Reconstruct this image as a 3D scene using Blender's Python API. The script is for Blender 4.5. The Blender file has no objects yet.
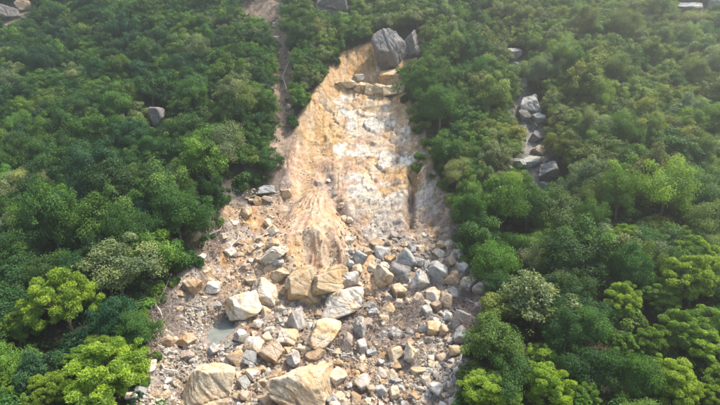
import bpy, bmesh, math, random
import numpy as np
from mathutils import Vector, Matrix
from mathutils.bvhtree import BVHTree

# ------------------------------------------------------------------ camera, world, sun, exposure
sc = bpy.context.scene
col = sc.collection
CAM_Z, PITCH, FPX = 36.0, 15.0, 486.0          # camera height, degrees down, focal length in 720-px units
cd = bpy.data.cameras.new("camera"); cam = bpy.data.objects.new("camera", cd); col.objects.link(cam)
cd.sensor_width = 36.0; cd.lens = 36.0 * FPX / 720.0
cd.clip_start = 0.5; cd.clip_end = 1500
cam.location = (0, 0, CAM_Z); cam.rotation_euler = (math.radians(90 - PITCH), 0, 0)
sc.camera = cam
SUN_EL, SUN_AZ = 61.0, 72.0                     # azimuth clockwise from +Y (view direction) towards +X
world = bpy.data.worlds.new("World"); sc.world = world; world.use_nodes = True
nt = world.node_tree
sky = nt.nodes.new("ShaderNodeTexSky"); sky.sky_type = 'NISHITA'; sky.sun_disc = False
sky.sun_elevation = math.radians(SUN_EL); sky.sun_rotation = math.radians(SUN_AZ)
sky.air_density = 1.2; sky.dust_density = 1.5
bg = nt.nodes["Background"]; bg.inputs[1].default_value = 0.15
nt.links.new(sky.outputs[0], bg.inputs[0])
sd = bpy.data.lights.new("sun", 'SUN'); sun = bpy.data.objects.new("sun", sd); col.objects.link(sun)
sd.energy = 4.6; sd.angle = math.radians(2.0); sd.color = (1.0, 0.94, 0.84)
_az, _el = math.radians(SUN_AZ), math.radians(SUN_EL)
to_sun = Vector((math.sin(_az) * math.cos(_el), math.cos(_az) * math.cos(_el), math.sin(_el)))
sun.rotation_euler = to_sun.to_track_quat('Z', 'Y').to_euler(); sun.location = to_sun * 200
sc.view_settings.view_transform = 'Standard'; sc.view_settings.look = 'None'
sc.view_settings.gamma = 1.0; sc.view_settings.exposure = 1.34
sc.cycles.use_denoising = True
sc.cycles.max_bounces = 6; sc.cycles.diffuse_bounces = 3; sc.cycles.glossy_bounces = 2
sc.cycles.transmission_bounces = 4; sc.cycles.volume_bounces = 0; sc.cycles.transparent_max_bounces = 4
sc.cycles.use_adaptive_sampling = True; sc.cycles.adaptive_threshold = 0.02

rng = np.random.default_rng(7)
R = random.Random(11)
CAM = np.array([0, 0, CAM_Z]); cp, sp = math.cos(math.radians(PITCH)), math.sin(math.radians(PITCH))
FWD = np.array([0, cp, -sp]); UP = np.array([0, sp, cp]); RT = np.array([1.0, 0, 0])

def ray(px, py):
    d = FWD + RT * ((px - 360) / FPX) + UP * ((202.5 - py) / FPX)
    return d / np.linalg.norm(d)

def project(P):
    P = np.atleast_2d(P) - CAM
    w = P @ FWD
    w = np.where(w < 1, 1, w)
    return np.stack([360 + FPX * (P @ RT) / w, 202.5 - FPX * (P @ UP) / w, w], 1)

# ------------------------------------------------------------------ numeric helpers
def sstep(a, b, x):
    t = np.clip((x - a) / (b - a), 0, 1)
    return t * t * (3 - 2 * t)

_tab = np.random.default_rng(3).random((256, 256))
def vnoise(x, y):
    xi = np.floor(x).astype(int); yi = np.floor(y).astype(int)
    fx = x - xi; fy = y - yi
    fx = fx * fx * fx * (fx * (fx * 6 - 15) + 10); fy = fy * fy * fy * (fy * (fy * 6 - 15) + 10)
    a = _tab[xi & 255, yi & 255]; b = _tab[(xi + 1) & 255, yi & 255]
    c = _tab[xi & 255, (yi + 1) & 255]; d = _tab[(xi + 1) & 255, (yi + 1) & 255]
    return (a * (1 - fx) + b * fx) * (1 - fy) + (c * (1 - fx) + d * fx) * fy
def fbm(x, y, octv=4, seed=0):
    s, a, t = 0, 1.0, 0
    c, n = math.cos(0.6), math.sin(0.6)
    x = x + seed * 17.3; y = y + seed * 9.1
    for _ in range(octv):
        s = s + a * vnoise(x, y); t += a; a *= 0.5
        x, y = (c * x - n * y) * 2.03 + 5.2, (n * x + c * y) * 2.03 + 1.7
    return s / t                                   # 0..1
def worley(x, y, seed=0):
    """nearest jittered cell: returns (f1, f2-f1, random a, random b, dx, dy)"""
    xi = np.floor(x).astype(int); yi = np.floor(y).astype(int)
    f1 = np.full(x.shape, 9.0); f2 = np.full(x.shape, 9.0)
    ra = np.zeros(x.shape); rb = np.zeros(x.shape); ddx = np.zeros(x.shape); ddy = np.zeros(x.shape)
    for i in (-1, 0, 1):
        for j in (-1, 0, 1):
            cx, cy = xi + i, yi + j
            jx = _tab[(cx + seed * 31) & 255, (cy + 7) & 255]; jy = _tab[(cx + 91) & 255, (cy + seed * 13) & 255]
            dx = x - (cx + jx); dy = y - (cy + jy)
            d = np.hypot(dx, dy)
            m = d < f1
            f2 = np.where(m, f1, np.minimum(f2, d))
            f1 = np.where(m, d, f1)
            ra = np.where(m, _tab[(cx + 40) & 255, (cy + 77 + seed) & 255], ra)
            rb = np.where(m, _tab[(cx + 140 + seed) & 255, (cy + 7) & 255], rb)
            ddx = np.where(m, dx, ddx); ddy = np.where(m, dy, ddy)
    return f1, f2 - f1, ra, rb, ddx, ddy
def in_poly(x, y, poly):
    x = np.atleast_1d(np.asarray(x, float)); y = np.atleast_1d(np.asarray(y, float))
    c = np.zeros(x.shape, bool); n = len(poly)
    for i in range(n):
        x0, y0 = poly[i]; x1, y1 = poly[(i + 1) % n]
        if y0 == y1: continue
        m = ((y0 > y) != (y1 > y)) & (x < (x1 - x0) * (y - y0) / (y1 - y0) + x0)
        c ^= m
    return c
def seg_dist(x, y, pts, closed=False):
    d = np.full(np.shape(x), 1e9); n = len(pts)
    for i in range(n if closed else n - 1):
        ax, ay = pts[i]; bx, by = pts[(i + 1) % n]
        vx, vy = bx - ax, by - ay; L = vx * vx + vy * vy + 1e-9
        t = np.clip(((x - ax) * vx + (y - ay) * vy) / L, 0, 1)
        d = np.minimum(d, np.hypot(x - ax - t * vx, y - ay - t * vy))
    return d

# ------------------------------------------------------------------ the hillside
_py = np.array([-60, 0, 25, 39, 55, 70, 85, 100, 120, 150, 200, 260, 400.])
_pz = np.array([-38, -36, -33.3, -30, -25, -18.6, -9.0, 1.5, 16.5, 39, 76, 112, 180.]) + CAM_Z
_fine = np.linspace(-60, 400, 1841)
_fz = np.interp(_fine, _py, _pz)
_k = np.hanning(61); _k /= _k.sum()
_fz = np.convolve(np.pad(_fz, 30, mode='edge'), _k, 'valid')
def H0(x, y):
    z = np.interp(y, _fine, _fz)
    z = z + 0.0016 * x * x * sstep(120, 30, y) + 2.6 * (fbm(x / 26, y / 26, 3, 2) - 0.5) * sstep(12, 40, np.abs(x + 2))
    return z
def unproject0(px, py, drop=0.0):
    d = ray(px, py); t = np.arange(15, 420, 0.1)
    P = CAM + d * t[:, None]
    under = np.nonzero(P[:, 2] < H0(P[:, 0], P[:, 1]) - drop)[0]
    i = under[0] if len(under) else len(t) - 1
    return P[i]

SCAR_PX = [(345, 52), (372, 42), (402, 52), (405, 95), (424, 130), (432, 165), (452, 200), (460, 235), (468, 262),
           (488, 285), (486, 318), (468, 345), (458, 380), (462, 440), (120, 440), (146, 390), (158, 350), (148, 320),
           (165, 290), (195, 265), (206, 245), (216, 225), (228, 195), (258, 182), (275, 170), (285, 138), (300, 112), (322, 82)]
SCAR = [tuple(unproject0(*p)[:2]) for p in SCAR_PX]
LGUL = [tuple(unproject0(*p)[:2]) for p in [(240, 0), (262, 20), (278, 50), (284, 90), (282, 130), (268, 165), (250, 185)]]
RGUL = [tuple(unproject0(*p)[:2]) for p in [(500, 40), (514, 60), (526, 95), (534, 125), (538, 150), (545, 178), (552, 195), (540, 235), (520, 270)]]
A_M = unproject0(319, 186, 3.0)[:2]; B_M = unproject0(313, 264, 3.0)[:2]
CRACK = [tuple(unproject0(*p, 3.0)[:2]) for p in [(413, 172), (412, 195), (409, 228)]]
GROOVE_R = [tuple(unproject0(*p, 3.0)[:2]) for p in [(322, 168), (329, 186), (340, 208), (350, 235), (362, 262)]]
GROOVE_L = [tuple(unproject0(*p, 3.0)[:2]) for p in [(312, 168), (304, 184), (290, 205), (272, 240)]]
POOL = unproject0(220, 333, 3.2)[:2]
POOL_Z = float(H0(POOL[0], POOL[1])) - 3.1

def scar_depth(x, y):
    sdist = seg_dist(x, y, SCAR, True) * np.where(in_poly(x, y, SCAR).reshape(np.shape(x)), 1, -1)
    sdist = sdist + 1.6 * (fbm(x / 4.5, y / 4.5, 3, 5) - 0.5)
    return sdist
def mound(x, y):
    """the gullied buttress in the middle of the scar: height, and depth of the rills fanning from its apex"""
    ax, ay = A_M; bx, by = B_M
    L = math.hypot(bx - ax, by - ay); ux, uy = (bx - ax) / L, (by - ay) / L
    s = (x - ax) * ux + (y - ay) * uy; l = (x - ax) * (-uy) + (y - ay) * ux
    wob = 1.0 * (fbm(x / 3, y / 3, 3, 8) - .5)
    half = 1.0 + np.where(l < 0, .68, .56) * np.clip(s, 0, 30) + 3.0 * wob * sstep(2, 10, s)
    q = np.clip(1 - (np.abs(l) / half) ** 1.25, 0, 1)
    amp = 4.8 * sstep(-1.5, L * 0.9, s) * (1 - sstep(L * 0.90, L * 1.40, s + 5.5 * wob))
    bump = amp * q ** 0.8
    th = np.arctan2(l, s + 4.0)
    wx_ = 3.2 * fbm(x / 2.2, y / 2.2, 4, 4)
    rill = np.abs(2 * vnoise(th * 26 + wx_, s * .22 + 3) - 1); rill2 = np.abs(2 * vnoise(th * 60 + 2 * wx_, s * .5 + 9) - 1)
    mod = .35 + .9 * fbm(x / 3.5, y / 3.5, 2, 17)
    return bump, (0.36 * np.clip(1 - rill * 1.7, 0, 1) + 0.24 * np.clip(1 - rill2 * 1.5, 0, 1)) * mod * np.clip(bump / 1.2, 0, 1)
def H(x, y):
    z = H0(x, y)
    sdv = scar_depth(x, y)
    m = sstep(-0.8, 3.2, sdv)
    z = z - m * (2.2 + 1.2 * sstep(0, 14, sdv))
    z = z - 2.4 * np.exp(-(seg_dist(x, y, LGUL) / 3.0) ** 2) * (1 - m)
    z = z - 3.6 * np.exp(-(seg_dist(x, y, RGUL) / 5.0) ** 2)
    bump, cut = mound(x, y)
    z = z + bump - cut
    z = z - 0.9 * np.exp(-(seg_dist(x, y, GROOVE_R) / 0.8) ** 2) - 0.8 * np.exp(-(seg_dist(x, y, GROOVE_L) / 0.9) ** 2)
    z = z - 1.7 * np.exp(-(seg_dist(x, y, CRACK) / 0.55) ** 2)
    # dish for the pool
    pd = np.hypot((x - POOL[0]) / 1.55, (y - POOL[1]) / 2.8) + .9 * (fbm(x / 1.2, y / 1.2, 3, 44) - .5)
    z = z + (POOL_Z - z) * sstep(1.75, 1.0, pd) - .45 * sstep(1.05, .7, pd)
    return z

def axis(a, b, lo, hi, fine, coarse):
    p = [np.arange(a, b + fine / 2, fine)]
    v, st = a, fine
    L = []
    while v > lo:
        st = min(st * 1.25, coarse); v -= st; L.append(v)
    U = []; v, st = b, fine
    while v < hi:
        st = min(st * 1.25, coarse); v += st; U.append(v)
    return np.concatenate([np.array(L[::-1]), p[0], np.array(U)])
gx = axis(-31, 19, -170, 170, 0.145, 2.2)
gy = axis(36, 122, -30, 300, 0.16, 2.2)
GX, GY = np.meshgrid(gx, gy)
GZ = H(GX, GY)
SD = scar_depth(GX, GY)
INSC = sstep(-0.6, 0.6, SD)
# slope-frame relief, moved along the surface normal
dzx = np.gradient(GZ, axis=1) / np.gradient(GX, axis=1); dzy = np.gradient(GZ, axis=0) / np.gradient(GY, axis=0)
base_slope = (H0(GX, GY + 1) - H0(GX, GY - 1)) / 2
AS = np.interp(GY, _fine, np.concatenate([[0], np.cumsum(np.hypot(np.diff(_fine), np.diff(_fz)))]))   # arc length up the slope
nx, ny, nz = -dzx * 0.6, -dzy * 0.6, np.ones_like(dzx)
nl = np.sqrt(nx * nx + ny * ny + nz * nz); nx /= nl; ny /= nl; nz /= nl

def blob(px, py, rx, ry, warp=0.5, seed=1):
    dr = 3.0 if in_poly(px, py, SCAR_PX)[0] else 0.0
    c = unproject0(px, py, dr)[:2]; a = unproject0(px + rx, py, dr)[:2] - c; b = unproject0(px, py - ry, dr)[:2] - c
    det = a[0] * b[1] - a[1] * b[0]
    dx, dy = GX - c[0], GY - c[1]
    s = (dx * b[1] - dy * b[0]) / det; t = (a[0] * dy - a[1] * dx) / det
    r = np.hypot(s, t) + warp * 2 * (fbm(GX / 2.6, AS / 2.6, 4, seed) - 0.5)
    return sstep(1.15, 0.75, r)

rockzone = np.clip(blob(355, 115, 45, 30) + blob(385, 165, 38, 60) + blob(375, 215, 40, 30) + blob(430, 215, 26, 35), 0, 1) * INSC
debris = np.clip(sstep(78, 66, GY + 4 * (fbm(GX / 6, GY / 6, 2, 9) - .5)), 0, 1) * INSC
f1, e1, ra, rb, ddx, ddy = worley(GX / 2.3 + .5 * AS / 2.6 + 1.6 * fbm(GX / 2.5, AS / 2.5, 4, 3), AS / 2.6 - .3 * GX / 2.3 + 1.6 * fbm(GX / 2.5, AS / 2.5, 4, 18), 1)
f1b, e1b, rab, rbb, ddxb, ddyb = worley(GX / 0.72, AS / 0.6, 2)
cellA = (ra - 0.5) + (rb - .5) * ddx * 1.6 + (ra - .3) * ddy * 1.2 - 0.5 * sstep(0.10, 0.0, e1)
cellB = (rab - 0.5) + (rbb - .5) * ddxb * 1.6 - 0.5 * sstep(0.12, 0.0, e1b)
MOUND = np.clip(mound(GX, GY)[0] / .8, 0, 1)
disp = rockzone * (0.38 * cellA + .22 * (np.abs(2 * fbm(GX / 1.1, AS / 1.3, 4, 91) - 1) - .3)) + INSC * (1 - debris) * 1.5 * (fbm(GX / 7, AS / 9, 2, 81) - .5)
disp += INSC * (1 - rockzone * 0.6) * (0.9 * (fbm(GX / 3.0, AS / 3.4, 4, 12) - .5) + 0.30 * (fbm(GX / 0.7, AS / 0.9, 3, 13) - .5)) * (1 - .35 * MOUND)
disp += debris * (1 - MOUND) * (0.26 * cellB + 0.7 * (fbm(GX / 1.6, AS / 1.6, 3, 14) - .5))
# rills running down the bare upper slope
rl = fbm(GX / 0.55 + 1.2 * fbm(GX / 4, AS / 4, 2, 15), AS / 5.5, 3, 16)
disp += INSC * (1 - debris) * (-0.22 * sstep(0.44, 0.28, rl)) * sstep(.40, .62, fbm(GX / 6, AS / 6, 2, 61))
led = fbm(GX / 7 + .6 * fbm(GX / 2, AS / 2, 3, 62), AS / 1.5, 3, 63)
disp += INSC * (1 - debris) * 0.07 * sstep(.47, .53, led)
disp += (1 - INSC) * 0.35 * (fbm(GX / 1.5, AS / 1.5, 2, 21) - .5)
disp *= sstep(.8, 1.5, np.hypot((GX - POOL[0]) / 1.75, (GY - POOL[1]) / 3.2))
GXd, GYd, GZd = GX + nx * disp, GY + ny * disp, GZ + nz * disp
ny_, nx_ = GX.shape
TV = np.stack([GXd, GYd, GZd], -1).reshape(-1, 3)
ii = np.arange(ny_ * nx_).reshape(ny_, nx_)
TF = np.stack([ii[:-1, :-1], ii[:-1, 1:], ii[1:, 1:], ii[1:, :-1]], -1).reshape(-1, 4)

def mesh_np(name, V, F, mat=None, smooth=True, attrs=None):
    """mesh from arrays; every face has the same vertex count"""
    me = bpy.data.meshes.new(name)
    V = np.asarray(V, np.float32); F = np.asarray(F, np.int32); k = F.shape[1]
    me.vertices.add(len(V)); me.vertices.foreach_set("co", V.ravel())
    me.loops.add(F.size); me.loops.foreach_set("vertex_index", F.ravel())
    me.polygons.add(len(F)); me.polygons.foreach_set("loop_start", np.arange(0, F.size, k, dtype=np.int32))
    me.polygons.foreach_set("use_smooth", np.full(len(F), smooth))
    for n_, a in (attrs or {}).items():
        a = np.asarray(a, np.float32)
        if a.ndim == 2:
            at = me.attributes.new(n_, 'FLOAT_COLOR', 'POINT')
            at.data.foreach_set("color", np.concatenate([a, np.ones((len(a), 1), np.float32)], 1).ravel())
        else:
            at = me.attributes.new(n_, 'FLOAT', 'POINT'); at.data.foreach_set("value", a)
    me.update(calc_edges=True)
    if mat: me.materials.append(mat)
    return me

# colours of soil and rock; dark also carries painted tree shade at the rims
CS = dict(soil=(.33, .245, .175), orange=(.50, .29, .115), ochre=(.56, .35, .15), pink=(.56, .36, .24), white=(.72, .68, .61),
          cream=(.60, .51, .38), grey=(.36, .335, .31), mauve=(.27, .215, .20), dark=(.10, .085, .075), brown=(.25, .18, .125),
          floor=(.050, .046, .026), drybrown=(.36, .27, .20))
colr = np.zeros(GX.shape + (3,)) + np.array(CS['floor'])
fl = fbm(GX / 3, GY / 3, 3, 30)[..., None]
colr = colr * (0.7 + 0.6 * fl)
def lay(w, c, k=1.0):
    global colr
    w = np.clip(w * k, 0, 1)[..., None]
    colr = colr * (1 - w) + np.array(CS[c]) * w
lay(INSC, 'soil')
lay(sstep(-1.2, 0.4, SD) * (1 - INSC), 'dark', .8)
big = fbm(GX / 5, AS / 5, 4, 31); med = fbm(GX / 1.8, AS / 2.4, 4, 32); strk = fbm(GX / 0.9, AS / 6.0, 4, 33)
lay(INSC * sstep(.45, .62, big), 'pink', .9)
lay(INSC * sstep(.52, .66, med), 'ochre', .7)
for p in [(362, 75, 45, 38), (330, 110, 36, 34), (392, 95, 20, 40), (300, 165, 22, 30), (340, 160, 20, 26), (412, 120, 14, 36), (425, 185, 20, 20), (250, 225, 30, 26)]:
    lay(blob(*p, seed=p[0]) * INSC, 'ochre', .55)
for p in [(355, 62, 34, 20), (400, 172, 26, 8), (262, 235, 18, 26), (300, 275, 36, 14), (370, 360, 34, 14), (400, 90, 10, 18), (268, 268, 14, 8), (440, 255, 10, 14), (325, 140, 14, 12), (370, 385, 22, 12)]:
    lay(blob(*p, seed=p[1]) * INSC, 'orange', .8)
for p in [(318, 230, 40, 36), (290, 160, 16, 30), (335, 175, 25, 20), (345, 220, 18, 30), (380, 140, 30, 14)]:
    lay(blob(*p, seed=p[1]) * INSC, 'pink', .8)
for p in [(345, 124, 13, 10), (350, 137, 10, 7), (374, 126, 15, 11), (382, 116, 9, 6), (368, 152, 20, 5), (392, 163, 20, 5), (358, 176, 18, 6), (372, 200, 15, 14), (392, 212, 16, 17),
          (378, 225, 16, 10), (425, 214, 15, 11), (428, 200, 8, 7), (345, 101, 10, 6), (362, 188, 12, 8), (405, 140, 8, 5), (340, 150, 8, 8), (352, 112, 8, 5)]:
    lay(blob(p[0], p[1], p[2] * 1.18, p[3] * 1.15, warp=1.0, seed=p[0]) * INSC * sstep(.24, .42, med), 'white', 1.0)
for p in [(399, 173, 16, 7), (330, 130, 14, 16), (362, 106, 18, 6), (385, 190, 9, 5), (420, 185, 14, 8)]:
    lay(blob(*p, warp=.5, seed=p[0]) * INSC, 'ochre', .75)
for p in [(440, 330, 22, 70), (440, 380, 24, 40), (395, 270, 36, 20), (345, 280, 20, 14), (170, 320, 24, 30), (215, 300, 26, 24), (470, 300, 20, 26), (250, 360, 20, 22), (190, 360, 24, 20)]:
    lay(blob(*p, warp=.8, seed=p[0]) * INSC, 'grey', .6)
for p in [(375, 330, 24, 18), (405, 320, 16, 26), (470, 320, 18, 26), (175, 345, 18, 28), (225, 205, 10, 26), (262, 192, 18, 9), (282, 186, 10, 12), (215, 245, 10, 18), (330, 178, 8, 14)]:
    lay(blob(*p, warp=.8, seed=p[0]) * INSC, 'mauve', .75)
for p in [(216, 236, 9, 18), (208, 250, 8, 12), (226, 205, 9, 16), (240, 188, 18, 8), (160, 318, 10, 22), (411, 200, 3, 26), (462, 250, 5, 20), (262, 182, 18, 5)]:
    lay(blob(*p, warp=.5, seed=p[0]), 'dark', .8)  # dark rim soil, with the shade under overhanging trees put into the colour
for p in [(314, 268, 30, 9), (296, 282, 30, 9), (325, 282, 20, 8)]:
    lay(blob(*p, warp=.6, seed=p[0]) * INSC, 'ochre', .8)
lay(rockzone * sstep(.06, .0, e1), 'brown', .9); lay(rockzone * sstep(.09, .0, worley(GX / 1.0 + 1.2 * fbm(GX, AS, 3, 96), AS / 1.3 + 1.2 * fbm(GX, AS, 3, 97), 5)[1]) * sstep(.42, .6, big), 'brown', .7)
lay(rockzone * sstep(.72, .78, ra) * sstep(.4, .55, med), 'cream', .5); lay(rockzone * sstep(.24, .18, ra), 'ochre', .5)
lay(MOUND * INSC, 'pink', .75); lay(MOUND * INSC * sstep(.54, .66, fbm(GX / 1.5, AS / 3, 3, 71)), 'ochre', .5); lay(MOUND * INSC * sstep(.54, .66, fbm(GX / 1.1, AS / 2, 3, 75)), 'cream', .5); lay(MOUND * sstep(.15, .45, mound(GX, GY)[1]), 'brown', .45)
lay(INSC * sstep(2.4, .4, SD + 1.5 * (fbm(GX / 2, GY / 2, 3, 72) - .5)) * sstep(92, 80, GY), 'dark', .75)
lay(debris * (1 - MOUND), 'brown', .6)
for p in [(245, 245, 30, 36), (225, 275, 26, 18), (262, 275, 14, 12), (370, 362, 34, 14)]: lay(blob(*p, warp=.8, seed=p[0]) * INSC * (1 - MOUND), 'orange', .6)
lay(debris * (1 - MOUND) * sstep(.42, .58, fbm(GX / 1.3, AS / 1.3, 4, 73)), 'mauve', .55); lay(debris * (1 - MOUND) * sstep(.50, .62, fbm(GX / 2.3, AS / 2.3, 4, 74)), 'grey', .6)
lay(INSC * sstep(.60, .74, fbm(GX / .8, AS / .8, 3, 41)), 'cream', .55)
lay(INSC * (1 - debris) * sstep(.60, .74, strk), 'mauve', .3)
lay(INSC * (1 - debris) * sstep(.44, .30, strk), 'cream', .45)
lay(INSC * sstep(.42, .30, rl) * (1 - debris), 'brown', .25)
for p in [(255, 8, 36, 16), (275, 34, 16, 14), (284, 80, 12, 44), (284, 130, 14, 36), (280, 160, 16, 20), (8, 12, 26, 12), (690, 6, 30, 12)]:
    lay(blob(*p, warp=.7, seed=p[0]) * (1 - INSC), 'drybrown', .9)
lay(np.exp(-((seg_dist(GX, GY, RGUL) + 1.2 * (fbm(GX / 1.6, GY / 1.6, 3, 95) - .5)) / 1.7) ** 4), 'grey', .85)
lay(sstep(1.9, 1.2, np.hypot((GX - POOL[0]) / 1.55, (GY - POOL[1]) / 2.8) + .6 * (fbm(GX, GY, 3, 98) - .5)), 'mauve', .7)
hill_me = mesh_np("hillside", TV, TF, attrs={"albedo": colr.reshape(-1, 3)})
hillside = bpy.data.objects.new("hillside", hill_me); col.objects.link(hillside)
hillside["kind"] = "structure"; hillside["label"] = "steep hillside of bare orange and white soil torn open by a landslide"
bvh = BVHTree.FromPolygons(TV.tolist(), TF.tolist())

def hit(px, py):
    d = ray(px, py); h = bvh.ray_cast(Vector(CAM), Vector(d), 500)
    return np.array(h[0]) if h[0] else CAM + d * 200
def ground(x, y):
    h = bvh.ray_cast(Vector((x, y, 400)), Vector((0, 0, -1)), 800)
    return (h[0].z, h[1]) if h[0] else (float(H(np.array([x]), np.array([y]))[0]), Vector((0, 0, 1)))

# ------------------------------------------------------------------ materials
def new_mat(name):
    m = bpy.data.materials.new(name); m.use_nodes = True
    n = m.node_tree; n.nodes.clear()
    o = n.nodes.new("ShaderNodeOutputMaterial")
    return m, n, o
def N(n, t, **kw):
    x = n.nodes.new(t)
    for k, v in kw.items(): setattr(x, k, v)
    return x
def noise(n, vec, scale, detail=4, rough=.6):
    x = N(n, "ShaderNodeTexNoise"); x.inputs["Scale"].default_value = scale
    x.inputs["Detail"].default_value = detail; x.inputs["Roughness"].default_value = rough
    n.links.new(vec, x.inputs["Vector"]); return x.outputs["Fac"]
def ramp(n, fac, pts):
    r = N(n, "ShaderNodeValToRGB"); n.links.new(fac, r.inputs[0]); e = r.color_ramp.elements
    while len(e) < len(pts): e.new(.5)
    for k, (p, c) in zip(e, pts): k.position = p; k.color = (c if len(c) == 4 else tuple(c) + (1,))
    return r.outputs[0]
def mix(n, kind, fac, a, b):
    m = N(n, "ShaderNodeMix", data_type='RGBA', blend_type=kind)
    if isinstance(fac, (int, float)): m.inputs[0].default_value = fac
    else: n.links.new(fac, m.inputs[0])
    for s, v in ((6, a), (7, b)):
        if isinstance(v, tuple): m.inputs[s].default_value = v if len(v) == 4 else v + (1,)
        else: n.links.new(v, m.inputs[s])
    return m.outputs[2]

# soil
m_soil, n, o = new_mat("soil_and_bedrock")
at = N(n, "ShaderNodeAttribute", attribute_name="albedo"); tc = N(n, "ShaderNodeTexCoord")
f_ = noise(n, tc.outputs["Object"], 1.4, 8, .75); g_ = noise(n, tc.outputs["Object"], 7.0, 4, .7)
c = mix(n, 'MULTIPLY', 1.0, at.outputs["Color"], ramp(n, f_, [(.30, (.40, .37, .35)), (.5, (.98, .97, .96)), (.70, (1.40, 1.37, 1.33))]))
c = mix(n, 'MULTIPLY', 1.0, c, ramp(n, g_, [(.32, (.55, .53, .52)), (.5, (1, 1, 1)), (.68, (1.3, 1.29, 1.27))]))
b = N(n, "ShaderNodeBsdfPrincipled"); b.inputs["Roughness"].default_value = .92; b.inputs["Specular IOR Level"].default_value = .2
n.links.new(c, b.inputs["Base Color"])
bp = N(n, "ShaderNodeBump"); bp.inputs["Strength"].default_value = .9; bp.inputs["Distance"].default_value = .22
hsum = N(n, "ShaderNodeMath", operation='ADD'); n.links.new(f_, hsum.inputs[0]); n.links.new(g_, hsum.inputs[1])
n.links.new(hsum.outputs[0], bp.inputs["Height"]); n.links.new(bp.outputs[0], b.inputs["Normal"]); n.links.new(b.outputs[0], o.inputs[0])
hill_me.materials.append(m_soil)

# granite: colour from the object, stains and grain from noise
def rock_material(name, stain, use_attr=False):
    m, n, o = new_mat(name)
    tc = N(n, "ShaderNodeTexCoord"); oi = N(n, "ShaderNodeObjectInfo")
    ad = N(n, "ShaderNodeVectorMath", operation='ADD'); cx = N(n, "ShaderNodeCombineXYZ")
    ml = N(n, "ShaderNodeMath", operation='MULTIPLY'); ml.inputs[1].default_value = 91.0
    n.links.new(oi.outputs["Random"], ml.inputs[0]); n.links.new(ml.outputs[0], cx.inputs[0]); n.links.new(ml.outputs[0], cx.inputs[2])
    geo = N(n, "ShaderNodeNewGeometry")
    n.links.new(geo.outputs["Position"], ad.inputs[0]); n.links.new(cx.outputs[0], ad.inputs[1])
    v = ad.outputs[0]
    big = noise(n, v, .38, 6, .62); med = noise(n, v, 1.5, 6, .7); fin = noise(n, v, 9, 4, .7)
    if use_attr:
        at = N(n, "ShaderNodeAttribute", attribute_name="tint"); basec = at.outputs["Color"]
    else: basec = oi.outputs["Color"]
    c = mix(n, 'MIX', ramp(n, big, [(.44, (0, 0, 0)), (.62, (1, 1, 1))]), basec, mix(n, 'MULTIPLY', 1.0, basec, stain))
    c = mix(n, 'MIX', ramp(n, noise(n, v, .9, 7, .72), [(.50, (0, 0, 0)), (.66, (.75, .75, .75))]), c, (.34, .26, .19))
    c = mix(n, 'MULTIPLY', 1.0, c, ramp(n, med, [(.28, (.52, .50, .49)), (.45, (.92, .91, .90)), (.65, (1.15, 1.14, 1.12))]))
    c = mix(n, 'MULTIPLY', 1.0, c, ramp(n, fin, [(.32, (.62, .61, .60)), (.5, (1, 1, 1)), (.68, (1.2, 1.2, 1.2))]))
    wv = N(n, "ShaderNodeTexWave", wave_type='BANDS', bands_direction='DIAGONAL'); wv.inputs["Scale"].default_value = .22
    wv.inputs["Distortion"].default_value = 9; wv.inputs["Detail"].default_value = 4; wv.inputs["Detail Scale"].default_value = 1.2
    n.links.new(v, wv.inputs["Vector"])
    c = mix(n, 'MULTIPLY', .55, c, ramp(n, wv.outputs["Fac"], [(0.0, (.42, .36, .32)), (.09, (.9, .86, .82)), (.2, (1, 1, 1))]))
    b = N(n, "ShaderNodeBsdfPrincipled"); b.inputs["Roughness"].default_value = .85; b.inputs["Specular IOR Level"].default_value = .25
    n.links.new(c, b.inputs["Base Color"])
    bp = N(n, "ShaderNodeBump"); bp.inputs["Strength"].default_value = .9; bp.inputs["Distance"].default_value = .25
    h1 = N(n, "ShaderNodeMath", operation='ADD'); n.links.new(med, h1.inputs[0])
    h2 = N(n, "ShaderNodeMath", operation='MULTIPLY'); h2.inputs[1].default_value = .35; n.links.new(fin, h2.inputs[0]); n.links.new(h2.outputs[0], h1.inputs[1])
    n.links.new(h1.outputs[0], bp.inputs["Height"]); n.links.new(bp.outputs[0], b.inputs["Normal"]); n.links.new(b.outputs[0], o.inputs[0])
    return m
m_rock = rock_material("weathered_granite", (1.0, .78, .52))
m_grey = rock_material("lichened_granite", (.90, .86, .80))
m_rubble = rock_material("broken_granite", (1.0, .86, .70), True)

# leaves
def leaf_material(name, trans=.35, use_attr=False):
    m, n, o = new_mat(name)
    oi = N(n, "ShaderNodeObjectInfo"); at = N(n, "ShaderNodeAttribute", attribute_name="leaf_tone")
    if use_attr: ac = N(n, "ShaderNodeAttribute", attribute_name="tint"); basec = ac.outputs["Color"]
    else: basec = oi.outputs["Color"]
    c = mix(n, 'MULTIPLY', 1.0, basec, ramp(n, at.outputs["Fac"], [(0, (.55, .66, .75)), (.5, (1, 1, 1)), (1, (1.55, 1.38, 1.0))]))
    b = N(n, "ShaderNodeBsdfPrincipled"); b.inputs["Roughness"].default_value = .5; b.inputs["Specular IOR Level"].default_value = .35
    n.links.new(c, b.inputs["Base Color"])
    t = N(n, "ShaderNodeBsdfTranslucent"); tcx = mix(n, 'MULTIPLY', 1.0, c, (1.5, 1.6, .55))
    n.links.new(tcx, t.inputs[0])
    ms = N(n, "ShaderNodeMixShader"); ms.inputs[0].default_value = trans
    n.links.new(b.outputs[0], ms.inputs[1]); n.links.new(t.outputs[0], ms.inputs[2]); n.links.new(ms.outputs[0], o.inputs[0])
    return m
m_leaf = leaf_material("green_leaves"); m_needle = leaf_material("fine_needles", .4); m_leaf_mass = leaf_material("mixed_leaves", .3, True)
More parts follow.
